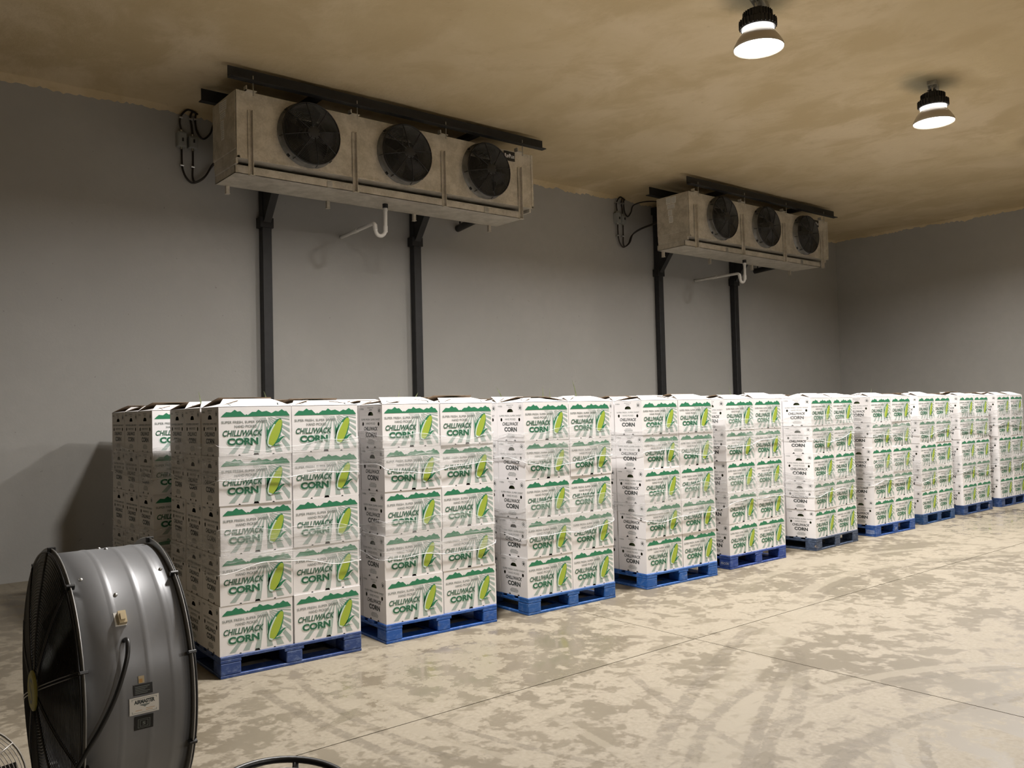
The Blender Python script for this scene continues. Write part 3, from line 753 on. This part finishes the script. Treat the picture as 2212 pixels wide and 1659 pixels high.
        for k in range(8):
            a = 2*PI*k/8 + 0.2
            mb.tube([Mf @ Vector((rr*math.cos(a), rr*math.sin(a), 0.110 + 0.05*(1-(rr/FR)**2))) for rr in (0.06, 0.14, 0.22, 0.30, FR)] + [Mf @ Vector(((FR+0.02)*math.cos(a), (FR+0.02)*math.sin(a), 0.03))], 0.006, 5)
        mb.build('guard', [M_wire, M_wiregrey], sh, True)
        MB().lathe([(0, 0.160), (0.07, 0.158), (0.08, 0.150), (0.08, 0.145), (0.06, 0.06), (0.09, 0.05), (0.09, -0.1), (0, -0.1)], 24, 0, Mf).build('motor_hub', M_dark2, sh, True)
        for k in range(5):
            a0 = 2*PI*k/5 + 0.5*fi; mb = MB(); vs_ = []
            for i in range(5):
                rr = 0.085 + i*(FR-0.10)/4; half = 0.32 - 0.03*i
                for j in range(4):
                    a = a0 + half*(j/3*2-1); vs_.append(Mf @ Vector((rr*math.cos(a), rr*math.sin(a), 0.03 + 0.055*(j/3*2-1)*(1-0.1*i))))
            mb.add(vs_, [(4*i+j, 4*i+j+1, 4*i+j+5, 4*i+j+4) for i in range(4) for j in range(3)])
            mb.build('blade', M_blade, sh, True)
        for k in range(4):
            a = PI/4 + PI/2*k
            MB().box(-0.012, 0.012, -0.008, 0.03, 0, 0.02).build('guard_clip', M_wire, sh).matrix_local = Mf @ Matrix.Rotation(a, 4, 'Z') @ Matrix.Translation((FR+0.018, 0, 0.0)) 
    # black name plate with lettering
    np_ = MB().bbox(7.305, 7.495, y0-0.012, y0-0.007, 5.165, 5.295, 0.002).build('name_plate', M_blackpl, t)
    P = Print(lambda u, v, l: (7.305 + 0.19*u, y0-0.0126 - 0.0003*l, 5.295 - 0.13*v))
    P.text('R', 0.06, 0.22, 0.26, 0.70, 0, 0, 0.05); P.text('EF', 0.24, 0.43, 0.40, 0.70, 0, 0, 0.04)
    P.text('P', 0.46, 0.61, 0.26, 0.70, 0, 0, 0.05); P.text('LUS', 0.63, 0.94, 0.40, 0.70, 0, 0, 0.04)
    P.mb.build('lettering', M_white_ink, np_)

    # steel frame
    s = thing('support_frame', f'black steel frame of posts and ceiling rails carrying the {tagw} evaporator', 'frame', (dx, 0, 0), 0, 'black support frames')
    MB().box(3.44, 7.955, 8.925, 8.937, 5.395, 5.525).box(3.44, 7.955, 8.845, 8.937, 5.388, 5.398).build('rail', M_black, s)
    MB().box(3.44, 7.955, 9.74, 9.752, 5.395, 5.525).box(3.44, 7.955, 9.74, 9.83, 5.388, 5.398).build('rail', M_black, s)
    for xx in (4.527, 6.835):
        xx += 0.0
        MB().box(xx-0.05, xx+0.05, 8.94, 10.57, 5.40, 5.47).build('cross_beam', M_black, s)
        mb = MB(); mb.bbox(xx-0.064, xx+0.064, 10.475, 10.585, 0.008, 5.47, 0.006); p_ = mb.build('post', M_black, s)
        MB().box(xx-0.11, xx+0.11, 10.44, 10.597, 0.0, 0.008).build('base_plate', M_black, s)
        g_ = [(10.475, 4.22), (10.475, 4.80), (10.10, 4.80), (10.10, 4.70), (10.16, 4.62)]
        MB().prism(g_, lambda a, b: (xx-0.05, a, b), lambda a, b: (xx+0.05, a, b)).build('gusset', M_black, s)
        MB().box(xx-0.06, xx+0.06, 9.9, 10.475, 4.80, 4.84).build('bracket_arm', M_black, s)
        for zz in (4.17, 5.33): MB().box(xx-0.095, xx+0.085, 10.46, 10.594, zz, zz+0.13).build('collar', M_black, s)

    # drain line with trap
    d = thing('drain_pipe', f'white plastic drain pipe with trap below the {tagw} evaporator', 'pipe', (dx, 0, 0), 0, 'drain pipes')
    MB().tube([(5.685, 9.45, 4.424), (5.685, 9.45, 4.37)], 0.036, 14).build('coupling', M_black, d, False)
    tr = MB()
    pts = smooth_path([(5.685, 9.45, 4.37), (5.684, 9.45, 4.25), (5.68, 9.45, 4.10), (5.665, 9.45, 4.04), (5.62, 9.45, 4.005), (5.57, 9.45, 4.01), (5.54, 9.45, 4.05), (5.532, 9.45, 4.11), (5.532, 9.47, 4.15), (5.535, 9.52, 4.165), (5.545, 9.62, 4.168), (5.60, 10.1, 4.18), (5.655, 10.6, 4.19)], 5)
    tr.tube(pts, 0.0245, 12).build('pipe', M_pvc, d, True)
    for a, b in (((5.685, 9.45, 4.375), (5.685, 9.45, 4.33)), ((5.683, 9.45, 4.14), (5.68, 9.45, 4.06)), ((5.585, 10.0, 4.177), (5.597, 10.12, 4.18)), ((5.533, 9.45, 4.07), (5.532, 9.46, 4.14))):
        MB().tube([a, b], 0.030, 12).build('fitting', M_pvc, d, False)
    # insulated suction line into the wall
    q = thing('insulated_pipe', f'black foam-insulated refrigerant pipe running into the wall behind the {tagw} evaporator', 'pipe', (dx, 0, 0), 0, 'insulated pipes')
    MB().tube(smooth_path([(7.52, 9.70, 4.62), (7.53, 9.80, 4.58), (7.56, 9.95, 4.565), (7.60, 10.2, 4.56), (7.66, 10.598, 4.55)], 4), 0.055, 14).build('insulation', M_blackpl, q, True)
    MB().tube([(7.63, 10.50, 4.66), (7.63, 10.50, 4.55)], 0.012, 6).build('hanger_strap', M_black, q)

    # switch boxes and cables on the wall
    for nm, (a, b, c, e_) in (('outer', (3.42, 3.53, 5.055, 5.24)), ('inner', (3.556, 3.666, 5.06, 5.205))):
        j = thing('junction_box', f'small grey wall switch box, {nm} of the pair beside the {tagw} evaporator', 'switch box', (dx, 0, 0), 0, 'grey switch boxes')
        MB().bbox(a, b, 10.51, 10.599, c, e_, 0.006).build('body', M_gbox, j)
        MB().bbox(a+0.008, b-0.008, 10.498, 10.51, c+0.01, e_-0.02, 0.003).build('cover', M_gbox, j)
        MB().box((a+b)/2-0.008, (a+b)/2+0.008, 10.485, 10.498, c+0.06, c+0.10).build('toggle', M_blackpl, j)
        for zz in (c-0.03, e_): MB().tube([((a+b)/2, 10.55, zz), ((a+b)/2, 10.55, zz+0.03)], 0.017, 10).build('gland', M_steel, j)
    Y = 10.545
    CB = [('outer feed', [(3.67, Y, 5.50), (3.56, Y, 5.535), (3.475, Y, 5.45), (3.455, Y, 5.36), (3.475, Y, 5.265)], [(3.47, Y, 5.42)]),
          ('inner feed', [(3.67, Y, 5.50), (3.615, Y, 5.52), (3.584, Y, 5.44), (3.60, Y, 5.33), (3.61, Y, 5.235)], [(3.588, Y, 5.42)]),
          ('loose loop', [(3.68, Y, 5.50), (3.655, Y, 5.50), (3.645, Y, 5.40), (3.67, Y, 5.27), (3.745, Y, 5.205), (3.83, Y, 5.29), (3.88, Y-0.04, 5.43), (3.95, 10.2, 5.44), (3.98, 9.68, 5.30)], [(3.648, Y, 5.43)]),
          ('outer tail', [(3.475, Y, 5.03), (3.475, Y, 4.90), (3.485, Y, 4.78), (3.53, Y, 4.68), (3.61, Y, 4.63), (3.74, Y, 4.71), (3.85, Y, 4.88), (3.92, 10.3, 4.98), (3.98, 9.68, 5.05)], [(3.477, Y, 4.83)]),
          ('inner tail', [(3.611, Y, 5.03), (3.609, Y, 4.85), (3.605, Y, 4.70), (3.64, Y-0.01, 4.645), (3.75, Y-0.03, 4.73), (3.85, Y-0.03, 4.90), (3.94, 10.3, 5.0), (4.02, 9.68, 5.07)], [(3.607, Y, 4.83)])]
    for nm, pts, clips in CB:
        c_ = thing('power_cable', f'black power cable, {nm} of the switch boxes beside the {tagw} evaporator', 'cable', (dx, 0, 0), 0, 'black power cables')
        MB().tube(smooth_path(pts, 6), 0.0125, 7).build('sheath', M_cable, c_, True)
        for (x, y, z) in clips: MB().tube([(x-0.02, y, z), (x+0.02, y, z)], 0.016, 8).box(x-0.006, x+0.006, y, 10.599, z-0.01, z+0.01).build('clip', M_steel, c_)
M_wiregrey = simple('grey_guard_wire', (0.11, 0.106, 0.097), 0.4, 0.3)
M_galvdark = simple('grey_fan_shroud', (0.20, 0.195, 0.18), 0.45, 0.4, var=0.2)
M_dark2 = simple('motor_black', (0.02, 0.02, 0.02), 0.5)
M_blade = simple('fan_blade_grey', (0.022, 0.021, 0.02), 0.5, 0.2)
make_evaporator(0.0, 'nearest the drum fan', 'nearer')
make_evaporator(7.685, 'close to the room corner', 'farther')

# ------------------------------------------------------------------ high-bay lamps
M_reflector = simple('reflector_shell', (0.50, 0.44, 0.36), 0.45)
M_sink = simple('black_heatsink', (0.008, 0.008, 0.010), 0.5)
M_glow = simple('lamp_glow', (1.0, 0.97, 0.93), 0.4, emit=9.0)
M_lens = simple('lamp_lens', (1.0, 0.97, 0.93), 0.4, emit=14.0)
for m_ in (M_glow, M_lens): m_.cycles.emission_sampling = 'NONE'
M_mount = simple('mount_box_grey', (0.33, 0.31, 0.25), 0.7, var=0.3)
def make_lamp(x, y, label):
    z = 5.07
    t = thing('high_bay_lamp', label, 'lamp', (x, y, z), R(20), 'high-bay ceiling lamps')
    MB().lathe([(0.235, 0.0), (0.228, 0.03), (0.195, 0.09), (0.152, 0.15), (0.146, 0.15), (0.189, 0.09), (0.222, 0.03), (0.229, 0.0)], 48, 0, closed=True).build('reflector', M_reflector, t, True)
    MB().lathe([(0.226, 0.012), (0.0, 0.012)], 40).build('lens', M_lens, t)
    MB().lathe([(0.140, 0.148), (0.146, 0.185), (0.0, 0.190)], 40).build('light_ring', M_glow, t, True)
    hs = MB()
    hs.lathe([(0.0, 0.192), (0.160, 0.192), (0.166, 0.20), (0.166, 0.265), (0.158, 0.275), (0.128, 0.278), (0.128, 0.345), (0.112, 0.36), (0.0, 0.362)], 40)
    for k in range(28):
        a = 2*PI*k/28; c, s_ = math.cos(a), math.sin(a)
        hs.bar((0.155*c, 0.155*s_, 0.237), (0.175*c, 0.175*s_, 0.237), 0.006, 0.07)
        hs.bar((0.12*c, 0.12*s_, 0.318), (0.138*c, 0.138*s_, 0.318), 0.005, 0.06)
    hs.build('heatsink', M_sink, t)
    MB().bbox(0.02, 0.10, -0.04, 0.04, 0.36, 0.415, 0.005).build('driver_box', M_sink, t)
    MB().tube(smooth_path([(-0.05, 0, 0.36), (-0.06, 0, 0.41), (-0.03, 0, 0.445), (0.0, 0, 0.42), (-0.02, 0, 0.365)], 5), 0.007, 6).build('hook', M_steel, t, True)
    for k in range(2):
        MB().torus(0.017, 0.004, 0, 14, 6, 0, Matrix.Translation((-0.028, 0, 0.437 + 0.02*k)) @ Matrix.Rotation(PI/2, 4, 'X' if k else 'Y')).build('chain_link', M_steel, t, True)
    MB().tube(smooth_path([(0.07, 0.0, 0.41), (0.10, 0.03, 0.43), (0.06, 0.06, 0.425), (0.02, 0.02, 0.42), (0.08, -0.02, 0.44), (0.14, 0.0, 0.455)], 5), 0.006, 6).build('cable', M_blackpl, t, True)
    MB().bbox(-0.06, 0.26, -0.055, 0.055, 0.452, 0.53, 0.006).build('mount_box', M_mount, t)
    ld = bpy.data.lights.new('lamp_light', 'AREA'); ld.shape = 'DISK'; ld.size = 0.44; ld.energy = LAMP_W; ld.color = LAMP_COL; ld.spread = R(165)
    lo = bpy.data.objects.new('lamp_light', ld); col.objects.link(lo); lo.parent = t; lo.location = (0, 0, -0.004)
names = {(0, 1): 'bright high-bay lamp hanging from the foam ceiling, nearer the camera', (0, 2): 'bright high-bay lamp hanging from the foam ceiling, farther along the aisle'}
for ri, (y, xs) in enumerate(LAMP_ROWS):
    for ci, x in enumerate(xs):
        make_lamp(x, y, names.get((ri, ci), f'high-bay lamp above the aisle out of the picture, row {ORD[ri]}, {ORD[ci]} along'))

# ------------------------------------------------------------------ drum fan in the foreground
M_drum = simple('grey_drum_paint', (0.215, 0.22, 0.23), 0.40, 0.2, var=0.04, vscale_=3)
M_rim = simple('galvanised_rim', (0.42, 0.42, 0.41), 0.38, 0.5)
M_switch = simple('cream_switch', (0.55, 0.45, 0.28), 0.45)
M_hubp = simple('hub_badge_yellow', (0.42, 0.40, 0.10), 0.5, var=0.1)
M_tag = simple('orange_tag', (0.55, 0.30, 0.08), 0.5)
def make_drum_fan():
    RD, LN = 0.535, 0.386
    t = thing('drum_fan', 'large grey drum fan with black wire guards standing in front', 'fan', (0.752, 3.935, 0.0), 0)
    ZC_ = 0.627
    Mx = Matrix.Translation((0, 0, ZC_)) @ Matrix.Rotation(PI/2, 4, 'Y')       # local z -> +x along the drum
    prof = [(RD, 0.0)]
    for s in (0.131, 0.232, 0.319):
        prof += [(RD, s-0.016), (RD+0.0008, s-0.010), (RD+0.0021, s-0.003), (RD+0.0021, s+0.003), (RD+0.0008, s+0.010), (RD, s+0.016)]
    prof += [(RD, LN), (RD-0.003, LN), (RD-0.003, 0.0)]
    MB().lathe(prof, 128, 0, Mx, closed=True).build('drum', M_drum, t, True)
    for s in (0.0, LN):
        MB().lathe([(RD-0.004, s-0.0025), (RD+0.026, s-0.0025), (RD+0.028, s), (RD+0.026, s+0.0025), (RD-0.004, s+0.0025)], 96, 0, Mx, closed=True).build('rim', M_rim, t)
    def guard(sg, s0):
        mb = MB(); RG = RD + 0.012
        for k in range(40):
            rr = 0.075 + k*(RG-0.075)/39
            mb.torus(rr, 0.0021 if k < 39 else 0.005, s0 + sg*(0.012 + 0.050*(1-(rr/RG)**2)), 72, 4, 0, Mx)
        for k in range(10):
            for off in (-0.006, 0.006):
                a = 2*PI*k/10 + PI
                pts = []
                for i in range(7):
                    rr = 0.06 + (RG-0.06)*i/6
                    pts.append(Mx @ Vector((rr*math.cos(a) - off*math.sin(a), rr*math.sin(a) + off*math.cos(a), s0 + sg*(0.016 + 0.050*(1-(rr/RG)**2)))))
                mb.tube(pts, 0.003, 5)
        return mb.build('wire_guard', M_wire, t, True)
    g1 = guard(-1, 0.0); guard(1, LN)
    hub = MB().lathe([(0.0, -0.078), (0.07, -0.078), (0.079, -0.074), (0.079, -0.068), (0, -0.068)], 40, 0, Mx).build('hub_badge', M_hubp, t, False)
    P = Print(lambda u, v, l: (-0.0786, (0.5-u)*0.15, ZC_ + (0.5-v)*0.15))
    P.text('S', 0.30, 0.70, 0.16, 0.84, 0, 0, 0.0); P.mb.build('emblem', M_gray, hub)
    # clips across both rims
    for s in (0.0, LN):
        for k in range(10):
            a = 2*PI*k/10 + PI
            o = MB().bbox(-0.010, 0.014, -0.006, 0.006, -0.016, 0.016, 0.002).build('clip', M_blackpl, t)
            o.matrix_local = Mx @ Matrix.Rotation(a, 4, 'Z') @ Matrix.Translation((RD+0.018, 0, s))
    # motor, cross bracket, blades
    MB().lathe([(0, 0.10), (0.10, 0.10), (0.11, 0.12), (0.11, 0.30), (0, 0.30)], 32, 0, Mx).build('motor', M_dark2, t, True)
    MB().box(0.19, 0.22, -RD+0.01, RD-0.01, ZC_-0.03, ZC_+0.03).build('motor_bracket', M_dark2, t)
    for k in range(6):
        a0 = 2*PI*k/6; mb = MB(); vs_ = []
        for i in range(5):
            rr = 0.09 + i*0.105; half = 0.30 - 0.025*i
            for j in range(4):
                a = a0 + half*(j/3*2-1); vs_.append(Mx @ Vector((rr*math.cos(a), rr*math.sin(a), 0.11 + 0.06*(j/3*2-1))))
        mb.add(vs_, [(4*i+j, 4*i+j+1, 4*i+j+5, 4*i+j+4) for i in range(4) for j in range(3)])
        mb.build('blade', M_blade, t, True)
    # things stuck to the drum: s along the drum, angle up from the side facing the camera
    def on(s, ang, h=0.0):
        a = R(ang); return Vector((s, -(RD+h)*math.cos(a), ZC_ + (RD+h)*math.sin(a)))
    def patch(s0, s1, a0, a1, h, thick, mat, name, parent=t):
        mb = MB(); n = 6; vs_ = []
        for i in range(n+1):
            a = a0 + (a1-a0)*i/n
            for s in (s0, s1):
                for hh in (h, h+thick): vs_.append(on(s, a, hh))
        fs = []
        for i in range(n):
            b = 4*i; fs += [(b+1, b+3, b+7, b+5), (b, b+1, b+5, b+4), (b+2, b+6, b+7, b+3)]
        fs += [(0, 2, 3, 1), (4*n, 4*n+1, 4*n+3, 4*n+2)]
        return mb.add(vs_, fs).build(name, mat, parent)
    patch(0.130, 0.170, 33.8, 39.8, 0.0008, 0.0025, M_paper, 'switch_plate')
    sw = patch(0.141, 0.169, 34.2, 39.3, 0.003, 0.022, M_switch, 'switch')
    patch(0.147, 0.163, 35.4, 38.2, 0.025, 0.004, M_switch, 'rocker', sw)
    tg = patch(0.188, 0.209, 9.9, 12.7, 0.0028, 0.001, M_switch, 'tag_sticker'); patch(0.190, 0.202, 10.1, 11.6, 0.0039, 0.0003, M_tag, 'tag_mark', tg)
    b1 = patch(0.169, 0.237, 5.45, 9.55, 0.0028, 0.001, M_blackpl, 'warning_label'); 
    wl = patch(0.1525, 0.258, -1.95, 4.7, 0.0034, 0.001, M_paper, 'maker_label')
    b2 = patch(0.171, 0.238, -8.3, -2.75, 0.0028, 0.001, M_blackpl, 'square_label')
    def lab(s0, s1, a1, a0, h): return Print(lambda u, v, l: on(s0 + u*(s1-s0), a1 + (a0-a1)*v, h + 0.0003*l))
    P = lab(0.1525, 0.258, 4.7, -1.95, 0.0047)
    P.text('AIRMASTER', 0.16, 0.86, 0.16, 0.40, 0, 0, 0.05)
    wing = [(0.33, 0.44), (0.71, 0.44), (0.64, 0.52), (0.57, 0.55), (0.52, 0.62), (0.46, 0.55), (0.40, 0.52)]
    P.poly(list(reversed(wing)), 0, 1)
    for (a, b, c, d) in ((0.08, 0.92, 0.08, 0.10), (0.08, 0.92, 0.90, 0.92), (0.08, 0.095, 0.08, 0.92), (0.905, 0.92, 0.08, 0.92)): P.poly([(a, d), (b, d), (b, c), (a, c)], 0, 1)
    for (a, b, c) in ((0.2, 0.42, 0.76), (0.55, 0.85, 0.70), (0.55, 0.78, 0.80)): P.poly([(a, c+0.025), (b, c+0.025), (b, c), (a, c)], 0, 2)
    P.mb.build('lettering', [M_ink, M_gray, M_tag], wl)
    P = lab(0.169, 0.237, 9.55, 5.45, 0.0041)
    for k in range(5): P.poly([(0.08, 0.2+0.15*k+0.05), (0.85-0.12*(k % 3), 0.2+0.15*k+0.05), (0.85-0.12*(k % 3), 0.2+0.15*k), (0.08, 0.2+0.15*k)], 0, 0)
    P.mb.build('print_lines', M_gray, b1)
    P = lab(0.171, 0.238, -2.75, -8.3, 0.0041)
    for (i_, o_) in ((0.20, 0.22), (0.30, 0.32)):
        for q in ([(0.5-o_, 0.55-o_), (0.5+o_, 0.55-o_), (0.5+o_, 0.55-i_), (0.5-o_, 0.55-i_)], [(0.5-o_, 0.55+i_), (0.5+o_, 0.55+i_), (0.5+o_, 0.55+o_), (0.5-o_, 0.55+o_)], [(0.5-o_, 0.55-o_), (0.5-i_, 0.55-o_), (0.5-i_, 0.55+o_), (0.5-o_, 0.55+o_)], [(0.5+i_, 0.55-o_), (0.5+o_, 0.55-o_), (0.5+o_, 0.55+o_), (0.5+i_, 0.55+o_)]):
            P.poly(list(reversed(q)), 0, 0)
    P.text('S', 0.42, 0.58, 0.44, 0.66, 0, 0, 0.02)
    P.mb.build('print_lines', M_gray, b2)
    for (s, a) in ((0.155, 48.7), (0.206, 89.3), (0.19, 95), (0.05, 60), (0.35, 60)):
        nrm = on(s, a, 0.1) - on(s, a, 0); q = nrm.to_track_quat('Z', 'Y').to_matrix().to_4x4()
        MB().lathe([(0.008, 0), (0.007, 0.004), (0.0, 0.006)], 10, 0, Matrix.Translation(on(s, a)) @ q).build('rivet', M_steel, t, True)
    # power cord hanging from the drum
    pts = [on(0.152, 27.5, -0.01), on(0.155, 27.5, 0.02), on(0.153, 25.5, 0.045), on(0.140, 19, 0.05), on(0.10, 8, 0.04), on(0.05, -2, 0.035), on(0.0, -10, 0.04), on(-0.06, -20, 0.06), on(-0.12, -36, 0.10), Vector((-0.18, -0.50, 0.06)), Vector((-0.20, -0.62, 0.011)), Vector((-0.12, -0.85, 0.011))]
    MB().tube(smooth_path(pts, 6), 0.0085, 8).build('power_cord', M_blackpl, t, True)
    # stand: two side feet with wheels and a tie bar
    for s in (0.06, LN-0.06):
        MB().bar((s, -0.34, 0.135), (s, 0.34, 0.135), 0.035, 0.035).bar((s, -0.30, 0.13), (s, -0.30, 0.215), 0.03, 0.03, 0, (0,1,0)).bar((s, 0.30, 0.13), (s, 0.30, 0.215), 0.03, 0.03, 0, (0,1,0)).build('foot_rail', M_rim, t)
        for yy in (-0.30, 0.30):
            MB().lathe([(0.0, -0.018), (0.055, -0.018), (0.06, -0.012), (0.06, 0.012), (0.055, 0.018), (0, 0.018)], 24, 0, Matrix.Translation((s, yy, 0.0605)) @ Matrix.Rotation(PI/2, 4, 'Y')).box(s-0.03, s-0.022, yy-0.02, yy+0.02, 0.05, 0.13).box(s+0.022, s+0.03, yy-0.02, yy+0.02, 0.05, 0.13).build('wheel', M_blackpl, t, True)
make_drum_fan()

# ------------------------------------------------------------------ two floor fans reaching into the bottom edge
M_chrome = simple('silver_wire', (0.33, 0.31, 0.28), 0.35, 0.5)
def floor_fan(loc, yaw, tilt, RG, wire, label, hoop):
    t = thing('floor_fan', label, 'fan', (loc[0], loc[1], 0), yaw)
    zc = loc[2]
    Mx = Matrix.Translation((0, 0, zc)) @ Matrix.Rotation(tilt, 4, 'X')      # local z = blowing direction
    mb = MB()
    for k in range(16):
        rr = 0.05 + k*(RG-0.05)/15; mb.torus(rr, 0.0013 if k < 15 else 0.003, 0.06 + 0.035*(1-(rr/RG)**2), 48, 4, 0, Mx)
    for k in range(10):
        a = 2*PI*k/10
        mb.tube([Mx @ Vector((rr*math.cos(a), rr*math.sin(a), 0.062 + 0.035*(1-(rr/RG)**2))) for rr in (0.04, RG*0.4, RG*0.75, RG)], 0.0028, 5)
    gd = mb.build('wire_guard', wire, t, True)
    MB().lathe(([(RG, 0.06), (RG+0.012, 0.05), (RG+0.012, -0.06), (RG, -0.07), (RG-0.006, -0.06), (RG-0.006, 0.05)] if hoop else [(RG, 0.056), (RG+0.003, 0.05), (RG, 0.044), (RG-0.003, 0.05)]), 48, 0, Mx, closed=True).build('housing', M_chrome if not hoop else M_blackpl, t, True)
    MB().lathe([(0, 0.10), (0.045, 0.10), (0.05, 0.09), (0.05, -0.08), (0, -0.08)], 24, 0, Mx).build('hub', M_dark2, t, True)
    for k in range(3):
        a0 = 2*PI*k/3; vs_ = []; mb = MB()
        for i in range(5):
            rr = 0.05 + i*(RG-0.07)/4; half = 0.55 - 0.05*i
            for j in range(4):
                a = a0 + half*(j/3*2-1); vs_.append(Mx @ Vector((rr*math.cos(a), rr*math.sin(a), 0.0 + 0.04*(j/3*2-1))))
        mb.add(vs_, [(4*i+j, 4*i+j+1, 4*i+j+5, 4*i+j+4) for i in range(4) for j in range(3)]); mb.build('blade', M_blade, t, True)
    RH = RG + 0.045
    if hoop:      # ring of tube round the housing, carried on four legs
        MB().torus(RH, 0.0125, 0.07, 56, 8, 0, Mx).build('frame_hoop', M_blackpl, t, True)
        for k in range(4):
            a = PI/4 + PI/2*k; q = Mx @ Vector((RH*math.cos(a), RH*math.sin(a), 0.07))
            MB().tube([q, (q.x*1.08, q.y*1.08, 0.013)], 0.011, 8).build('leg', M_blackpl, t, True)
            MB().tube([q, Mx @ Vector((RG*math.cos(a), RG*math.sin(a), 0.0))], 0.008, 8).build('strut', M_blackpl, t, True)
    else:
        for sg in (-1, 1):
            MB().tube([(sg*RH, 0, 0.013), (sg*RH, 0, zc)], 0.0125, 8).build('upright', M_blackpl, t, True)
            MB().tube([(sg*RH, -0.18, 0.0135), (sg*RH, 0.18, 0.0135)], 0.0125, 8).build('foot', M_blackpl, t, True)
            MB().tube([(sg*RH, 0, zc), (sg*(RG+0.005), 0, zc)], 0.01, 8).build('pivot', M_steel, t, True)
    return t
floor_fan((1.205, 2.745, 0.38), R(10), R(8), 0.188, M_wire, 'black floor fan facing up inside a tubular hoop at the bottom edge', True)
floor_fan((0.335, 3.25, 0.53), R(-7), R(65), 0.205, M_chrome, 'floor fan with a silver wire guard beside the drum fan', False)
